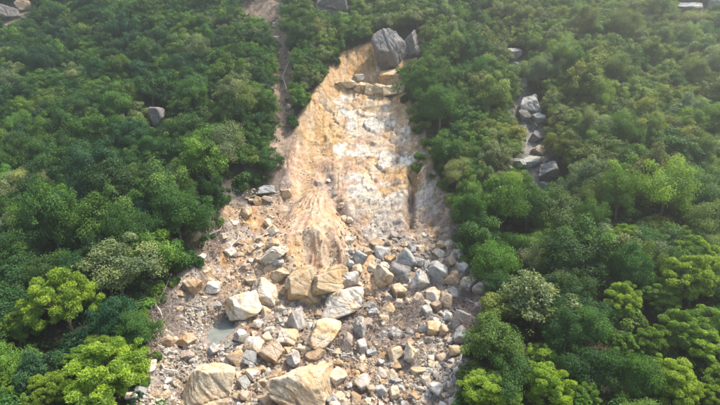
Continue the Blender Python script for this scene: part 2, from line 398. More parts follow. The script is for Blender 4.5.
def bark(name, c1, c2):
    m, n, o = new_mat(name); tc = N(n, "ShaderNodeTexCoord")
    f = noise(n, tc.outputs["Object"], 6, 5, .7)
    b = N(n, "ShaderNodeBsdfPrincipled"); b.inputs["Roughness"].default_value = .9
    n.links.new(ramp(n, f, [(.3, c1), (.7, c2)]), b.inputs["Base Color"]); n.links.new(b.outputs[0], o.inputs[0]); return m
m_bark = bark("grey_brown_bark", (.09, .07, .05), (.22, .18, .14))
m_dead = bark("dead_wood", (.17, .125, .105), (.36, .29, .245))
m_bleach = bark("bleached_wood", (.32, .28, .24), (.55, .50, .44))
# turbid pool water
m_water, n, o = new_mat("turbid_water")
tc = N(n, "ShaderNodeTexCoord"); f = noise(n, tc.outputs["Object"], .9, 4, .6); f2 = noise(n, tc.outputs["Object"], 5, 3, .6)
b = N(n, "ShaderNodeBsdfPrincipled"); b.inputs["Roughness"].default_value = .3; b.inputs["IOR"].default_value = 1.33
n.links.new(ramp(n, f, [(.3, (.12, .14, .125)), (.7, (.21, .215, .19))]), b.inputs["Base Color"])
bp = N(n, "ShaderNodeBump"); bp.inputs["Strength"].default_value = .15; bp.inputs["Distance"].default_value = .03
n.links.new(f2, bp.inputs["Height"]); n.links.new(bp.outputs[0], b.inputs["Normal"]); n.links.new(b.outputs[0], o.inputs[0])

# ------------------------------------------------------------------ object helpers
def link(o, parent=None):
    col.objects.link(o)
    if parent: o.parent = parent
    return o
def tag(o, label, cat, group=None, kind=None):
    o["label"] = label
    if cat: o["category"] = cat
    if group: o["group"] = group
    if kind: o["kind"] = kind
    return o

# pool
_pc = hit(220, 331)
pts = []
for k in range(40):
    a = k / 40 * math.tau; rr = 1 + .22 * math.sin(2 * a + 1) + .12 * math.sin(5 * a) + .07 * math.sin(9 * a + 2)
    pts.append((2.4 * rr * math.cos(a), 4.2 * rr * math.sin(a)))
V = [(0, 0, 0)] + [(x, y, 0) for x, y in pts]
F = [(0, k + 1, (k + 1) % 40 + 1) for k in range(40)]
pool_z = POOL_Z - .12
pool = bpy.data.objects.new("pool_water", mesh_np("pool_water", V, np.array(F), m_water)); link(pool)
pool.location = (POOL[0], POOL[1], pool_z); pool["kind"] = "structure"
pool["label"] = "small murky blue-green pool of water among the debris"

# ------------------------------------------------------------------ rocks
def ico(sub):
    bm = bmesh.new(); bmesh.ops.create_icosphere(bm, subdivisions=sub, radius=1)
    bm.verts.ensure_lookup_table()
    V = np.array([v.co for v in bm.verts]); F = np.array([[v.index for v in f.verts] for f in bm.faces]); bm.free()
    return V / np.linalg.norm(V, axis=1)[:, None], F
ICO = {s: ico(s) for s in (1, 2, 3, 4, 5, 6)}
def rock_shape(seed, sub=4, blocky=.5, rough=.05, edge=48.0, cuts=(3, 8)):
    """angular boulder: a sphere cut by joint planes, edges worn, surface uneven; fits a box of side 2"""
    g = np.random.default_rng(seed); D, F = ICO[sub]
    # three joint sets, each a pair of faces, then random cuts
    q, _ = np.linalg.qr(g.normal(size=(3, 3)) + blocky * 2.5 * np.eye(3))
    planes = []
    for k in range(3):
        for s in (1, -1):
            nrm = q[:, k] * s + g.normal(size=3) * .22; planes.append((nrm / np.linalg.norm(nrm), g.uniform(.62, .86)))
    for k in range(int(g.integers(*cuts))):
        nrm = g.normal(size=3); planes.append((nrm / np.linalg.norm(nrm), g.uniform(.74, .98)))
    r = np.full(len(D), 1.25)
    for nrm, d in planes:
        c = D @ nrm
        with np.errstate(divide='ignore', invalid='ignore'): rr = np.where(c > .05, d / np.maximum(c, .05), 9)
        k = edge
        r = -np.log(np.exp(-k * r) + np.exp(-k * np.minimum(rr, 3))) / k       # softened minimum: worn edges
    a = g.uniform(0, 50)
    nz1 = fbm(D[:, 0] * 2.1 + D[:, 2] * 1.3 + a, D[:, 1] * 2.1 - D[:, 2] * 1.1 + a, 4, 3) - .5
    nz2 = fbm(D[:, 0] * 7 + D[:, 2] * 5 + a, D[:, 1] * 7 - D[:, 2] * 4 + a, 3, 5) - .5
    # one or two cracks / steps
    for k in range(2):
        nn = g.normal(size=3); nn /= np.linalg.norm(nn); off = g.uniform(-.4, .4)
        t = (D * r[:, None]) @ nn - off + .15 * nz1
        r = r - .05 * np.exp(-(t / .045) ** 2) - .035 * (t > 0)
    r = r * (1 + rough * 3.2 * nz1 + rough * 1.6 * nz2)
    V = D * r[:, None]
    lo, hi = V.min(0), V.max(0)
    return (V - (lo + hi) / 2) / ((hi - lo) / 2), F
TONE = dict(ochre=(.52, .41, .27), yellow=(.68, .58, .41), cream=(.60, .50, .36), pale=(.66, .60, .50), tan=(.47, .375, .275), orange=(.50, .35, .20), grey=(.47, .455, .43),
            dark=(.25, .245, .24), white=(.68, .66, .62), bluegrey=(.40, .41, .405), pinkgrey=(.46, .40, .355), slate=(.20, .193, .19))
boulders = []                                  # (x, y, radius) to keep small rocks clear of them
def boulder(px, py, w, h, tone, label, rot=0, tilt=0, seed=None, blocky=.6, sink=.36, name="boulder", cat="boulder", sub=4, deep=.9, group=None, flat=1.0, edge=48.0, cuts=(3, 8)):
    """w, h: apparent size in photo pixels, centre at px, py; stands half bedded in the slope"""
    g0 = hit(px, py + h * .18)
    dist = (g0 - CAM) @ FWD; s = dist / FPX
    wx, hz = w * s / 2, h * s / 2 * flat
    V, F = rock_shape(seed if seed is not None else int(px * 7 + py * 13), sub, blocky, edge=edge, cuts=cuts)
    V = V * np.array([wx, wx * deep * .55 + hz * .45, hz])
    me = mesh_np(name, V, F, m_grey if tone in ('dark', 'grey', 'slate', 'bluegrey') else m_rock)
    o = bpy.data.objects.new(name, me); link(o)
    gz, gn = ground(g0[0], g0[1])
    c = CAM + ray(px, py) * (np.linalg.norm(g0 - CAM) - hz * .2)
    c = np.array([c[0], c[1], c[2]])
    gz2, _ = ground(c[0], c[1])
    c[2] = min(max(c[2], gz2 + hz * (1 - 2 * sink) * .3), gz2 + hz * (1 - sink))
    o.location = c; o.rotation_euler = (math.radians(tilt * .4), math.radians(tilt), math.radians(rot))
    k = R.uniform(.92, 1.06); t = TONE[tone]; o.color = (t[0] * k, t[1] * k, t[2] * k, 1)
    tag(o, label, cat, group)
    boulders.append((c[0], c[1], max(wx, hz)))
    return o
BL = [
 (208, 388, 56, 52, 'cream', "huge cream boulder with grey flat top at the foot of the slide", 20, 0),
 (302, 386, 74, 48, 'cream', "huge wedge-shaped cream boulder with sloping faces at the photo's bottom edge", 35, 8),
 (342, 303, 52, 28, 'pale', "large rounded pale boulder below the grey blocks in mid debris", 15, -28),
 (323, 334, 42, 27, 'cream', "large orange-stained cream boulder just below the rounded pale one", 60, -18),
 (272, 355, 28, 24, 'tan', "tan boulder with orange stains above the wedge-shaped cream boulder", 10, -20),
 (287, 337, 23, 20, 'pale', "squat pale block between the grey upright block and the tan boulder", 30, 15),
 (297, 321, 18, 26, 'grey', "grey upright block with squared top in the centre of the debris", 15, 5),
 (294, 361, 14, 19, 'grey', "narrow grey slab standing beside the tan boulder", 0, -12),
 (253, 373, 15, 13, 'white', "small whitish pyramid-shaped rock above the gap between the two huge boulders", 40, 0),
 (243, 306, 35, 34, 'pale', "big pale split block lying above the murky pool", 20, -15),
 (263, 293, 31, 28, 'pale', "big pale split block uphill of its cracked twin by the mound", 40, -18),
 (266, 313, 12, 15, 'white', "small white block against the foot of the orange mound", 10, 0),
 (186, 341, 22, 14, 'tan', "low tan boulder left of the murky pool", 15, 5),
 (166, 341, 18, 16, 'pinkgrey', "pinkish grey boulder at the left edge of the debris", 0, 0),
 (246, 397, 14, 16, 'pinkgrey', "grey-brown rock between the two huge boulders", 30, 0),
 (225, 360, 11, 10, 'white', "small white slab below the murky pool", 20, 10),
 (248, 358, 20, 18, 'bluegrey', "blue-grey fractured block below and right of the pool", 0, 0),
 (240, 337, 14, 14, 'grey', "grey block on the right bank of the pool", 10, 0),
 (360, 328, 14, 25, 'grey', "tall grey slab leaning below the rounded pale boulder", 10, 6),
 (362, 348, 12, 18, 'grey', "grey slab fragment just under the tall leaning slab", 0, 4),
 (388, 310, 18, 13, 'cream', "cream rock on the upper rim of the brown brush", 20, -10),
 (374, 313, 12, 9, 'bluegrey', "blue-grey rock touching the cream rock above the brush", 0, 0),
 (411, 356, 14, 27, 'white', "tall white slab standing right of the orange soil patch", 10, 8),
 (432, 330, 15, 19, 'cream', "cream block in the right rubble tongue beside its narrower twin", 10, 12),
 (443, 332, 10, 17, 'pale', "narrow pale block leaning on the cream block in the right rubble", 0, 8),
 (427, 313, 12, 16, 'grey', "grey block at the upper end of the right rubble tongue", 0, 0),
 (437, 306, 13, 12, 'tan', "tan block above the cream twins in the right rubble", 30, 0),
 (449, 317, 10, 12, 'white', "white slab tilted in the right rubble above the dead brush", 10, 30),
 (426, 382, 10, 17, 'white', "white upright slab low in the right rubble tongue", 0, 6),
 (437, 390, 15, 15, 'white', "white block at the bottom of the right rubble tongue", 20, 0),
 (395, 394, 12, 15, 'white', "white rock below the orange soil patch at the bottom edge", 20, 0),
 (356, 374, 9, 9, 'orange', "small round orange rock below the leaning slab", 0, 0),
 (316, 356, 22, 13, 'pinkgrey', "grey-pink slab above the tip of the wedge-shaped boulder", 10, -10),
 (347, 342, 11, 20, 'pinkgrey', "grey-pink slab left of the tall leaning slab", 0, 4),
 (274, 254, 30, 15, 'pale', "long pale slab lying on the left flank of the mound", 0, -26, .9),
 (278, 263, 13, 9, 'grey', "grey-white rock under the long pale slab", 0, 0),
 (273, 230, 13, 13, 'pale', "rounded pale rock above the long pale slab", 0, 0),
 (268, 223, 8, 9, 'pale', "small pale rock on top of the rounded pale one", 0, 0),
 (273, 243, 15, 9, 'tan', "tan rock between the rounded pale rock and the long slab", 0, 0),
 (246, 214, 13, 14, 'tan', "tan boulder with pale underside high on the left debris flank", 0, 0),
 (267, 190, 17, 10, 'bluegrey', "blue-grey boulder at the foot of the left gully", 0, 0),
 (287, 193, 11, 9, 'cream', "pale cream rock right of the blue-grey gully boulder", 0, 0),
 (258, 201, 10, 11, 'orange', "orange-tan rock below the blue-grey gully boulder", 0, 0),
 (267, 199, 12, 7, 'tan', "flat tan rock wedged under the blue-grey gully boulder", 0, 0),
 (235, 224, 8, 7, 'white', "small white rock near the dark left edge of the scar", 0, 0),
 (202, 257, 9, 8, 'white', "white rock beneath the trees on the left edge", 0, 0),
 (213, 287, 18, 13, 'white', "white boulder on the left debris slope above the pool", 15, -6),
 (193, 286, 20, 17, 'tan', "tan boulder left of the white one on the left slope", 0, 0),
 (251, 281, 14, 12, 'tan', "tan-pink block just above the pale split blocks", 10, -10),
 (293, 284, 18, 18, 'tan', "squared ochre block jutting from the foot of the mound", 10, -20),
 (360, 257, 16, 14, 'bluegrey', "blue-grey tilted slab uphill of the dark boulder", 10, 30),
 (383, 252, 19, 12, 'grey', "grey angular block above the small orange block", 20, 8),
 (390, 258, 13, 9, 'orange', "small orange block on top of the dark grey boulder", 0, -8),
 (400, 272, 22, 21, 'dark', "smooth dark grey boulder in the middle of the debris", 0, 0),
 (384, 278, 19, 26, 'cream', "tall cream block leaning on the dark grey boulder", 10, 10),
 (420, 281, 21, 26, 'grey', "tall grey fractured block right of the dark grey boulder", 0, 4),
 (419, 262, 11, 9, 'grey', "small grey rock above the tall grey fractured block", 0, 10),
 (453, 278, 17, 18, 'tan', "tan block at the right edge of the scar below the trees", 20, 0),
 (468, 284, 15, 13, 'white', "white block at the far right edge of the debris", 20, 20),
 (464, 269, 12, 13, 'bluegrey', "blue-grey block under the right-hand forest edge", 0, 0),
 (452, 261, 12, 14, 'tan', "tan rounded block uphill of the right-edge blocks", 0, 0),
 (350, 220, 7, 6, 'white', "small white rock in the groove right of the mound", 0, 0),
 (341, 205, 7, 6, 'pale', "small pale rock high in the groove right of the mound", 0, 0),
 (367, 252, 10, 8, 'tan', "small tan rock touching the blue-grey tilted slab", 0, 0),
 (348, 281, 26, 18, 'grey', "broad grey-cream slab half buried above the rounded pale boulder", 0, -24),
 (372, 268, 10, 9, 'pale', "small pale rock left of the tall cream block", 0, 0),
 (366, 290, 12, 10, 'tan', "tan rock right of the rounded pale boulder's crest", 0, 0),
 (371, 301, 10, 10, 'tan', "small tan rock above the brown brush", 0, 0),
]
for q in BL:
    px, py, w, h, t, lb, ro, ti = q[:8]
    big_ = max(w, h) > 26; rd = any(k in lb for k in ('rounded', 'smooth', 'orange-stained', 'round orange'))
    boulder(px, py, w, h, t, lb, ro, ti, sub=6 if big_ else 5 if w > 12 else 4, flat=1.0, edge=15.0 if rd else 75.0, cuts=(8, 12) if rd else (3, 8))
# rock outcrops
boulder(388, 50, 37, 40, 'slate', "huge dark grey boulder perched at the head of the scar", 25, 12, seed=5, sub=6, sink=.2)
boulder(411, 44, 19, 27, 'slate', "dark grey boulder standing right behind the huge perched one", 10, 4, seed=9, sub=6, sink=.15)
boulder(331, 5, 36, 24, 'slate', "dark grey boulder among the trees at the top edge above the scar", 0, 0, sub=5, sink=.0)
boulder(158, 117, 15, 21, 'slate', "lone grey boulder poking out of the left forest", 0, 0, sub=4, sink=0.0)
for px, py, w, h, ro, ti, lb in [(300, 281, 38, 28, 10, -18, "big ochre block of the rock shelf under the left of the mound"), (325, 281, 36, 26, 20, -14, "squared ochre block of the rock shelf under the mound's middle"),
        (339, 272, 20, 18, 0, -20, "ochre block at the right end of the rock shelf under the mound"), (279, 273, 22, 14, 10, -22, "ochre block at the left end of the rock shelf under the mound"), (311, 296, 24, 14, 30, -10, "low ochre block lying in front of the rock shelf")]:
    boulder(px, py, w, h, 'ochre', lb, ro, ti, blocky=2, sub=6, sink=.78, edge=45, cuts=(3, 6))
YB = [(346, 83, 17, 7, 'yellow', "thin pale ledge at the left end of the yellow rock band"), (361, 86, 13, 12, 'yellow', "yellow block with a broken corner in the rock band"),
      (372, 87, 13, 12, 'yellow', "yellow middle block of the rock band below the perched boulder"), (382, 87, 11, 12, 'ochre', "narrow ochre block in the rock band"),
      (395, 88, 19, 12, 'yellow', "yellow block at the right end of the rock band"), (394, 74, 22, 16, 'ochre', "ochre block directly under the huge perched boulder"), (359, 76, 8, 7, 'white', "small white block above the yellow rock band")]
for px, py, w, h, t, lb in YB:
    boulder(px, py, w * 1.35, h * R.uniform(.95, 1.2), t, lb, R.uniform(-14, 14), R.uniform(-8, 4), blocky=3, name="rock_block", cat="rock", sub=5, sink=.92, edge=60, cuts=(2, 5))
GB = [(531, 107, 22, 20, 'bluegrey', "broad grey slab in the upper part of the right-hand gully"), (524, 117, 16, 14, 'slate', "grey slab lying left in the right-hand gully"),
      (538, 119, 12, 12, 'bluegrey', "blue-grey rock at the lower end of the upper gully slabs"), (533, 99, 10, 10, 'grey', "white rock at the top of the right-hand gully"),
      (536, 138, 12, 14, 'slate', "grey rock in the narrow waist of the gully"), (538, 151, 12, 12, 'pinkgrey', "pinkish grey rock below the gully's narrow waist"),
      (550, 172, 25, 22, 'dark', "large dark boulder with pale edges low in the gully"), (530, 162, 28, 10, 'bluegrey', "long grey ledge left of the large dark gully boulder"),
      (505, 170, 20, 16, 'slate', "dark slab half hidden by shrubs left of the gully ledge"), (556, 190, 13, 12, 'grey', "pale slab below the large dark gully boulder"),
      (513, 54, 17, 12, 'grey', "grey slab high in the gully near the top of the forest"), (543, 160, 10, 8, 'pinkgrey', "small rock on top of the large dark gully boulder"),
      (534, 127, 9, 9, 'slate', "small dark rock between the gully slabs"),
      (545, 185, 9, 8, 'bluegrey', "small blue-grey rock beside the pale slab in the gully"),
      (516, 66, 8, 8, 'bluegrey', "small rock just below the highest gully slab"), (519, 74, 7, 9, 'slate', "second small rock below the highest gully slab"),
      (523, 83, 8, 9, 'bluegrey', "small rock just above the white rock topping the gully"), (519, 163, 20, 9, 'bluegrey', "flat blue-grey slab at the left foot of the gully"), (496, 173, 14, 10, 'slate', "outermost dark slab left of the gully foot"),
      (8, 14, 22, 16, 'slate', "dark rock slab at the photo's top left corner"), (26, 6, 18, 10, 'pinkgrey', "pinkish rock slab beside the top left corner slab"),
      (690, 8, 32, 10, 'bluegrey', "long grey rock slab in the top right corner"), (712, 4, 18, 10, 'grey', "short grey rock slab in the top right corner"),
      (277, 39, 9, 6, 'white', "white rock on the bare strip above the left gully"), (274, 25, 6, 5, 'white', "tiny white rock up the bare strip above the left gully"),
      (289, 107, 6, 7, 'white', "small white rock low in the left gully"), (292, 125, 8, 6, 'grey', "grey rock near the bottom of the left gully")]
for px, py, w, h, t, lb in GB:
    boulder(px, py, w * 1.1, h * 1.05, t, lb, R.uniform(0, 60), R.uniform(-12, 12), name="boulder" if w > 11 else "rock", cat="boulder" if w > 11 else "rock", sub=5, sink=.38)

EXTRA = []
def extra_blocks(n_, seed):
    g = random.Random(seed); got = 0; tr = 0
    while got < n_ and tr < 4000:
        tr += 1; px = g.uniform(225, 486); py = g.uniform(240, 408)
        if not (in_poly(px, py, [(345, 245), (470, 255), (486, 290), (480, 318), (460, 350), (456, 410), (240, 410), (235, 350), (275, 320), (300, 305), (345, 265)])[0]): continue
        if px < 420 and 310 < py < 352 and 365 < px: continue
        P = hit(px, py); w = 7 + 17 * g.random() ** 2.2; sz = w / 2 * ((P - CAM) @ FWD) / FPX
        if any(math.hypot(P[0] - bx, P[1] - by) < br * .7 + sz * .6 for bx, by, br in boulders): continue
        tone = g.choices(['pale', 'grey', 'white', 'cream', 'pinkgrey', 'bluegrey', 'tan'], [3, 3, 3, 2, 2, 2, 1])[0]
        o = boulder(px, py, w, w * g.uniform(.7, 1.25), tone, "x", g.uniform(0, 90), g.uniform(-25, 25), seed=int(g.random() * 1e6), sub=4, edge=75.0, sink=.35, group="pale blocks packed in the lower debris")
        EXTRA.append((o, {'bluegrey': 'blue-grey', 'pinkgrey': 'pinkish grey'}.get(tone, tone) + " boulder", px, py)); got += 1
extra_blocks(62, 4)
# loose rocks: about 290 that can be told apart, then the rubble
DEB_PX = [(300, 150), (330, 180), (360, 240), (420, 225), (458, 250), (486, 292), (482, 318), (462, 345), (456, 410), (462, 430), (112, 430), (136, 390), (148, 350), (138, 322),
          (158, 292), (192, 268), (206, 245), (225, 220), (235, 196), (262, 186), (285, 184)]
ROCKV = [rock_shape(500 + k, 4, .6, .045) for k in range(14)]
ROCKM = {}
def rock_mesh(k, grey):
    if (k, grey) not in ROCKM: ROCKM[(k, grey)] = mesh_np("rock", ROCKV[k][0], ROCKV[k][1], m_grey if grey else m_rock)
    return ROCKM[(k, grey)]
ZONES = [(lambda x, y: x > 415 and y > 235, "in the pale rubble tongue on the right", .60), (lambda x, y: x < 235 and y > 300, "among the debris around the pool", .22),
         (lambda x, y: x < 300 and y <= 300, "on the left debris slope below the gully", .17), (lambda x, y: y < 300, "on the debris above the rounded pale boulder", .40),
         (lambda x, y: True, "in the lower middle of the debris", .36)]
COLW = {'pale': 'pale', 'grey': 'grey', 'white': 'white', 'tan': 'tan', 'cream': 'cream', 'pinkgrey': 'pinkish grey', 'bluegrey': 'blue-grey', 'orange': 'orange'}
mound_px = [(310, 186), (326, 186), (348, 255), (338, 272), (292, 272), (286, 245)]
placed = 0; tries = 0; rock_xy = []; ROCKS_NAME = []
while placed < 290 and tries < 9000:
    tries += 1
    px = R.uniform(130, 490); py = R.uniform(180, 412)
    if not in_poly(px, py, DEB_PX)[0] or in_poly(px, py, mound_px)[0]: continue
    zi = next(i for i, z in enumerate(ZONES) if z[0](px, py))
    if R.random() > ZONES[zi][2] * 2: continue
    if py < 230 and R.random() < .6: continue
    P = hit(px, py); size = (.28 + .62 * R.random() ** 1.7) if zi in (0, 4) else (.24 + .55 * R.random() ** 2.0)
    if np.hypot(P[0] - POOL[0], (P[1] - POOL[1]) * .7) < 2.3: continue
    if any(math.hypot(P[0] - bx, P[1] - by) < br * .75 + size * .45 for bx, by, br in boulders): continue
    if any(math.hypot(P[0] - bx, P[1] - by) < (br + size) * .62 for bx, by, br in rock_xy): continue
    tone = R.choices(['pale', 'grey', 'white', 'tan', 'cream', 'pinkgrey', 'bluegrey', 'orange'],
                     [3, 4, 4, 1, 1.5, 3, 3, .1] if zi in (0, 1) else [3, 2.5, 2, 2, 2, 3.5, 1.5, .25])[0]
    o = bpy.data.objects.new("rock", rock_mesh(R.randrange(14), tone in ('grey', 'bluegrey'))); link(o)
    gz, gn = ground(P[0], P[1])
    o.location = (P[0], P[1], gz - size * .02); o.scale = (size * R.uniform(.8, 1.3), size * R.uniform(.8, 1.2), size * R.uniform(.6, .95))
    o.rotation_euler = (R.uniform(-.5, .5), R.uniform(-.5, .5), R.uniform(0, 6.28))
    k = R.uniform(.8, 1.1); t = TONE[tone]; o.color = (t[0] * k, t[1] * k, t[2] * k, 1)
    tag(o, "x", "rock", f"{COLW[tone]} rocks {ZONES[zi][1]}"); ROCKS_NAME.append((o, f"{COLW[tone]} rock", px, py)); rock_xy.append((P[0], P[1], size)); placed += 1
# rubble
D1, F1 = ICO[1]
def zone_of(px, py): return next(i for i, z in enumerate(ZONES) if z[0](px, py))
def rubble(n_, seed):
    g = np.random.default_rng(seed); Vs, Fs, Ts = [], [], []; off = 0
    names = ['pale', 'grey', 'white', 'tan', 'pinkgrey', 'bluegrey', 'cream', 'orange']
    tones = np.array([TONE[k] for k in names])
    PX = g.uniform(125, 490, n_ * 6); PY = 60 + 352 * g.random(n_ * 6) ** .62
    zi = np.array([zone_of(a, b) for a, b in zip(PX, PY)])
    ok = (in_poly(PX, PY, DEB_PX) | (in_poly(PX, PY, SCAR_PX) & (g.random(len(PX)) < .22))) & (g.random(len(PX)) < np.array([.95, .8, .36, .55, .5])[zi])
    ok &= ~(in_poly(PX, PY, mound_px) & (g.random(len(PX)) < .80))
    ok &= ~((fbm(PX / 16., PY / 12., 3, 50) < .44) & (g.random(len(PX)) < .75))
    for k in np.nonzero(ok)[0][:n_]:
        P = hit(PX[k], PY[k])
        if np.hypot((P[0] - POOL[0]) / 1.7, (P[1] - POOL[1]) / 3.0) < (1.0 if g.random() < .8 else .55): continue
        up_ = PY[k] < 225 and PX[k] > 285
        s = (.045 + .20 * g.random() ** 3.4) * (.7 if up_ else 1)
        sc3 = s * g.uniform(.6, 1.35, 3)
        q, _ = np.linalg.qr(g.normal(size=(3, 3)))
        r = g.uniform(.72, 1.12, len(D1))
        Vs.append((D1 * r[:, None] * sc3) @ q.T + P + np.array([0, 0, s * .2])); Fs.append(F1 + off); off += len(D1)
        w = [3, 3, 2.4, 2, 3, 2, 1.5, .2] if zi[k] in (0, 1) else [1.6, 1.5, 1.2, 3, 3, 1.2, 2, .8]
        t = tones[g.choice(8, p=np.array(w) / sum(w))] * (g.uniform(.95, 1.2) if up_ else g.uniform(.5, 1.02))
        Ts.append(np.repeat(t[None], len(D1), 0))
    return np.concatenate(Vs), np.concatenate(Fs), np.concatenate(Ts)
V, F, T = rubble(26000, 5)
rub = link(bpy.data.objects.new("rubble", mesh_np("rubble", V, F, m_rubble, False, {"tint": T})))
tag(rub, "fine grey and tan rubble strewn over the landslide debris", "rubble", kind="stuff")

# ------------------------------------------------------------------ wood helpers
def tube(pts, radii, sides=6):
    pts = np.array(pts, float); n_ = len(pts); V = []; F = []
    for i in range(n_):
        t = pts[min(i + 1, n_ - 1)] - pts[max(i - 1, 0)]; t /= np.linalg.norm(t) + 1e-9
        a = np.cross(t, [0.3, 0.2, 1.0] if abs(t[2]) < .9 else [1.0, .1, 0]); a /= np.linalg.norm(a); b = np.cross(t, a)
        for k in range(sides):
            an = k / sides * math.tau; V.append(pts[i] + radii[i] * (math.cos(an) * a + math.sin(an) * b))
    for i in range(n_ - 1):
        for k in range(sides):
            k2 = (k + 1) % sides; F.append((i * sides + k, i * sides + k2, (i + 1) * sides + k2, (i + 1) * sides + k))
    return np.array(V), np.array(F)
def join(parts):
    Vs, Fs, off = [], [], 0
    for V, F in parts: Vs.append(V); Fs.append(F + off); off += len(V)
    return np.concatenate(Vs), np.concatenate(Fs)

# ------------------------------------------------------------------ trees
def leaves(C, Nn, L, W, g, fold=.25, droop=0.0):
    """one folded diamond leaf per centre; Nn leaf normals"""
    n_ = len(C)
    Nn = Nn / (np.linalg.norm(Nn, axis=1)[:, None] + 1e-9)
    t = g.normal(size=(n_, 3)); t[:, 2] -= droop; t -= (t * Nn).sum(1)[:, None] * Nn; t /= np.linalg.norm(t, axis=1)[:, None] + 1e-9
    s = np.cross(Nn, t)
    L = np.broadcast_to(L, (n_,))[:, None]; W = np.broadcast_to(W, (n_,))[:, None]
    V = np.stack([C - t * L / 2, C + s * W / 2 + Nn * W * fold, C + t * L / 2, C - s * W / 2 + Nn * W * fold], 1).reshape(-1, 3)
    F = np.arange(4 * n_).reshape(-1, 4)
    return V, F
def az0(d): return math.atan2(d[1], d[0])
def make_broadleaf(seed, Rr=3.0, nleaf=7000, leaf=.30, nclump=38, flat=.9, loose=.22):
    g = np.random.default_rng(seed)
    zc = Rr * 1.12
    cl = []
    tries_ = 0
    while len(cl) < nclump and tries_ < 4000:
        tries_ += 1
        d = g.normal(size=3); d /= np.linalg.norm(d)
        if d[2] < -.75: continue
        rad = g.choice([g.uniform(.5, 1.0), g.uniform(.9, 1.32), g.uniform(.2, .6)], p=[.62, .23, .15])
        if math.sin(2.3 * az0(d) + seed * 1.7) * math.cos(3.1 * d[2] + seed) > .62: continue
        rc = Rr * g.uniform(.11, .30)
        az_ = math.atan2(d[1], d[0]); k = 1 + .24 * math.sin(3 * az_ + seed) + .17 * math.sin(5 * az_ + 2 * seed)
        p = d * rad * (Rr - rc * .7) * np.array([k, k, flat * (1 + .2 * math.sin(2 * az_ + seed))])
        if any(np.linalg.norm(p - q) < .60 * max(rc, r2) for q, r2 in cl): continue
        cl.append((p, rc))
    tot = sum(r * r for _, r in cl); Cs, Ns, Tn = [], [], []
    for p, rc in cl:
        m = int(nleaf * rc * rc / tot)
        d = g.normal(size=(m, 3)); d[:, 2] = d[:, 2] * .9 + .25; d /= np.linalg.norm(d, axis=1)[:, None]
        out = p / (np.linalg.norm(p) + 1e-6)
        rr = rc * (.5 + (.62 + loose) * g.random(m) ** .75)[:, None]
        lump = 1 + .38 * (fbm(d[:, 0] * 2.5 + p[0] + 40, d[:, 1] * 2.5 + d[:, 2] * 2 + p[1] + 40, 2, 3) - .5)[:, None] * 2
        Cs.append(p + d * rr * lump * np.array([1, 1, .85]))
        Ns.append(d * .8 + out * .3 + np.array([0, 0, .5]) + g.normal(size=(m, 3)) * .55)
        Tn.append(np.clip(.5 + g.normal() * .20 + g.normal(size=m) * .17, 0, 1))
    C = np.concatenate(Cs) + np.array([0, 0, zc]); Nn = np.concatenate(Ns); T = np.concatenate(Tn)
    V, F = leaves(C, Nn, leaf * g.uniform(.7, 1.3, len(C)), leaf * .55 * g.uniform(.7, 1.3, len(C)), g)
    tr = [tube([(0, 0, -1.2), (.1, .05, .5), (.05, -.1, zc * .55), (.15, .1, zc)], [.22, .17, .13, .05], 7)]
    for p, rc in cl[:14]:
        z0 = g.uniform(.35, .8) * zc; e = p * .85 + np.array([0, 0, zc])
        mid = np.array([p[0] * .45, p[1] * .45, (z0 + e[2]) / 2 + .15])
        tr.append(tube([(.08, 0, z0), mid, e], [.085, .055, .02], 5))
    return mesh_np("crown", V, F, m_leaf, False, {"leaf_tone": np.repeat(T, 4)}), mesh_np("trunk", *join(tr), m_bark)
def make_pine(seed, Rr=3.4, nleaf=26000, nclump=52):
    """open crown of rounded needle pads on upswept limbs"""
    g = np.random.default_rng(seed); zc = Rr * .98; cl = []; tries_ = 0
    while len(cl) < nclump and tries_ < 6000:
        tries_ += 1
        d = g.normal(size=3); d /= np.linalg.norm(d)
        if d[2] < -.6: continue
        rc = Rr * g.uniform(.10, .20)
        k = 1 + .2 * math.sin(2 * math.atan2(d[1], d[0]) + seed * 2)
        p = d * g.uniform(.35, 1.0) ** .6 * (Rr - rc * .6) * np.array([k, k, .78])
        if any(np.linalg.norm((p - q) * np.array([1, 1, 1.4])) < .72 * max(rc, r2) for q, r2 in cl): continue
        cl.append((p, rc))
    tot = sum(r * r for _, r in cl); Cs, Ns, Tn = [], [], []
    for p, rc in cl:
        m = int(nleaf * rc * rc / tot)
        d = g.normal(size=(m, 3)); d[:, 2] = d[:, 2] * .9 + .35; d /= np.linalg.norm(d, axis=1)[:, None]
        rr = rc * (g.uniform(.5, 1.06, m))[:, None]
        Cs.append(p + d * rr * np.array([1.05, 1.05, .68])); Ns.append(g.normal(size=(m, 3)) * .8 + d * .6 + np.array([0, 0, .5]))
        Tn.append(np.clip(.46 + g.normal() * .17 + .10 * d[:, 2] + g.normal(size=m) * .16, 0, 1))
    C = np.concatenate(Cs) + np.array([0, 0, zc]); Nn = np.concatenate(Ns); T = np.concatenate(Tn)
    V, F = leaves(C, Nn, .30 * g.uniform(.7, 1.3, len(C)), .085 * g.uniform(.7, 1.3, len(C)), g, .1)
    tr = [tube([(0, 0, -1.2), (.1, .05, .8), (-.1, -.1, zc * .6), (.1, .1, zc * 1.05)], [.20, .16, .12, .04], 7)]
    for p, rc in cl[:24]:
        z0 = g.uniform(.3, .85) * zc; e = p * .9 + np.array([0, 0, zc - rc * .3])
        mid = np.array([p[0] * .5, p[1] * .5, z0 * .55 + e[2] * .45])
        tr.append(tube([(.0, 0, z0), mid, e], [.075, .05, .018], 5))
    return mesh_np("crown", V, F, m_needle, False, {"leaf_tone": np.repeat(T, 4)}), mesh_np("trunk", *join(tr), m_bark)
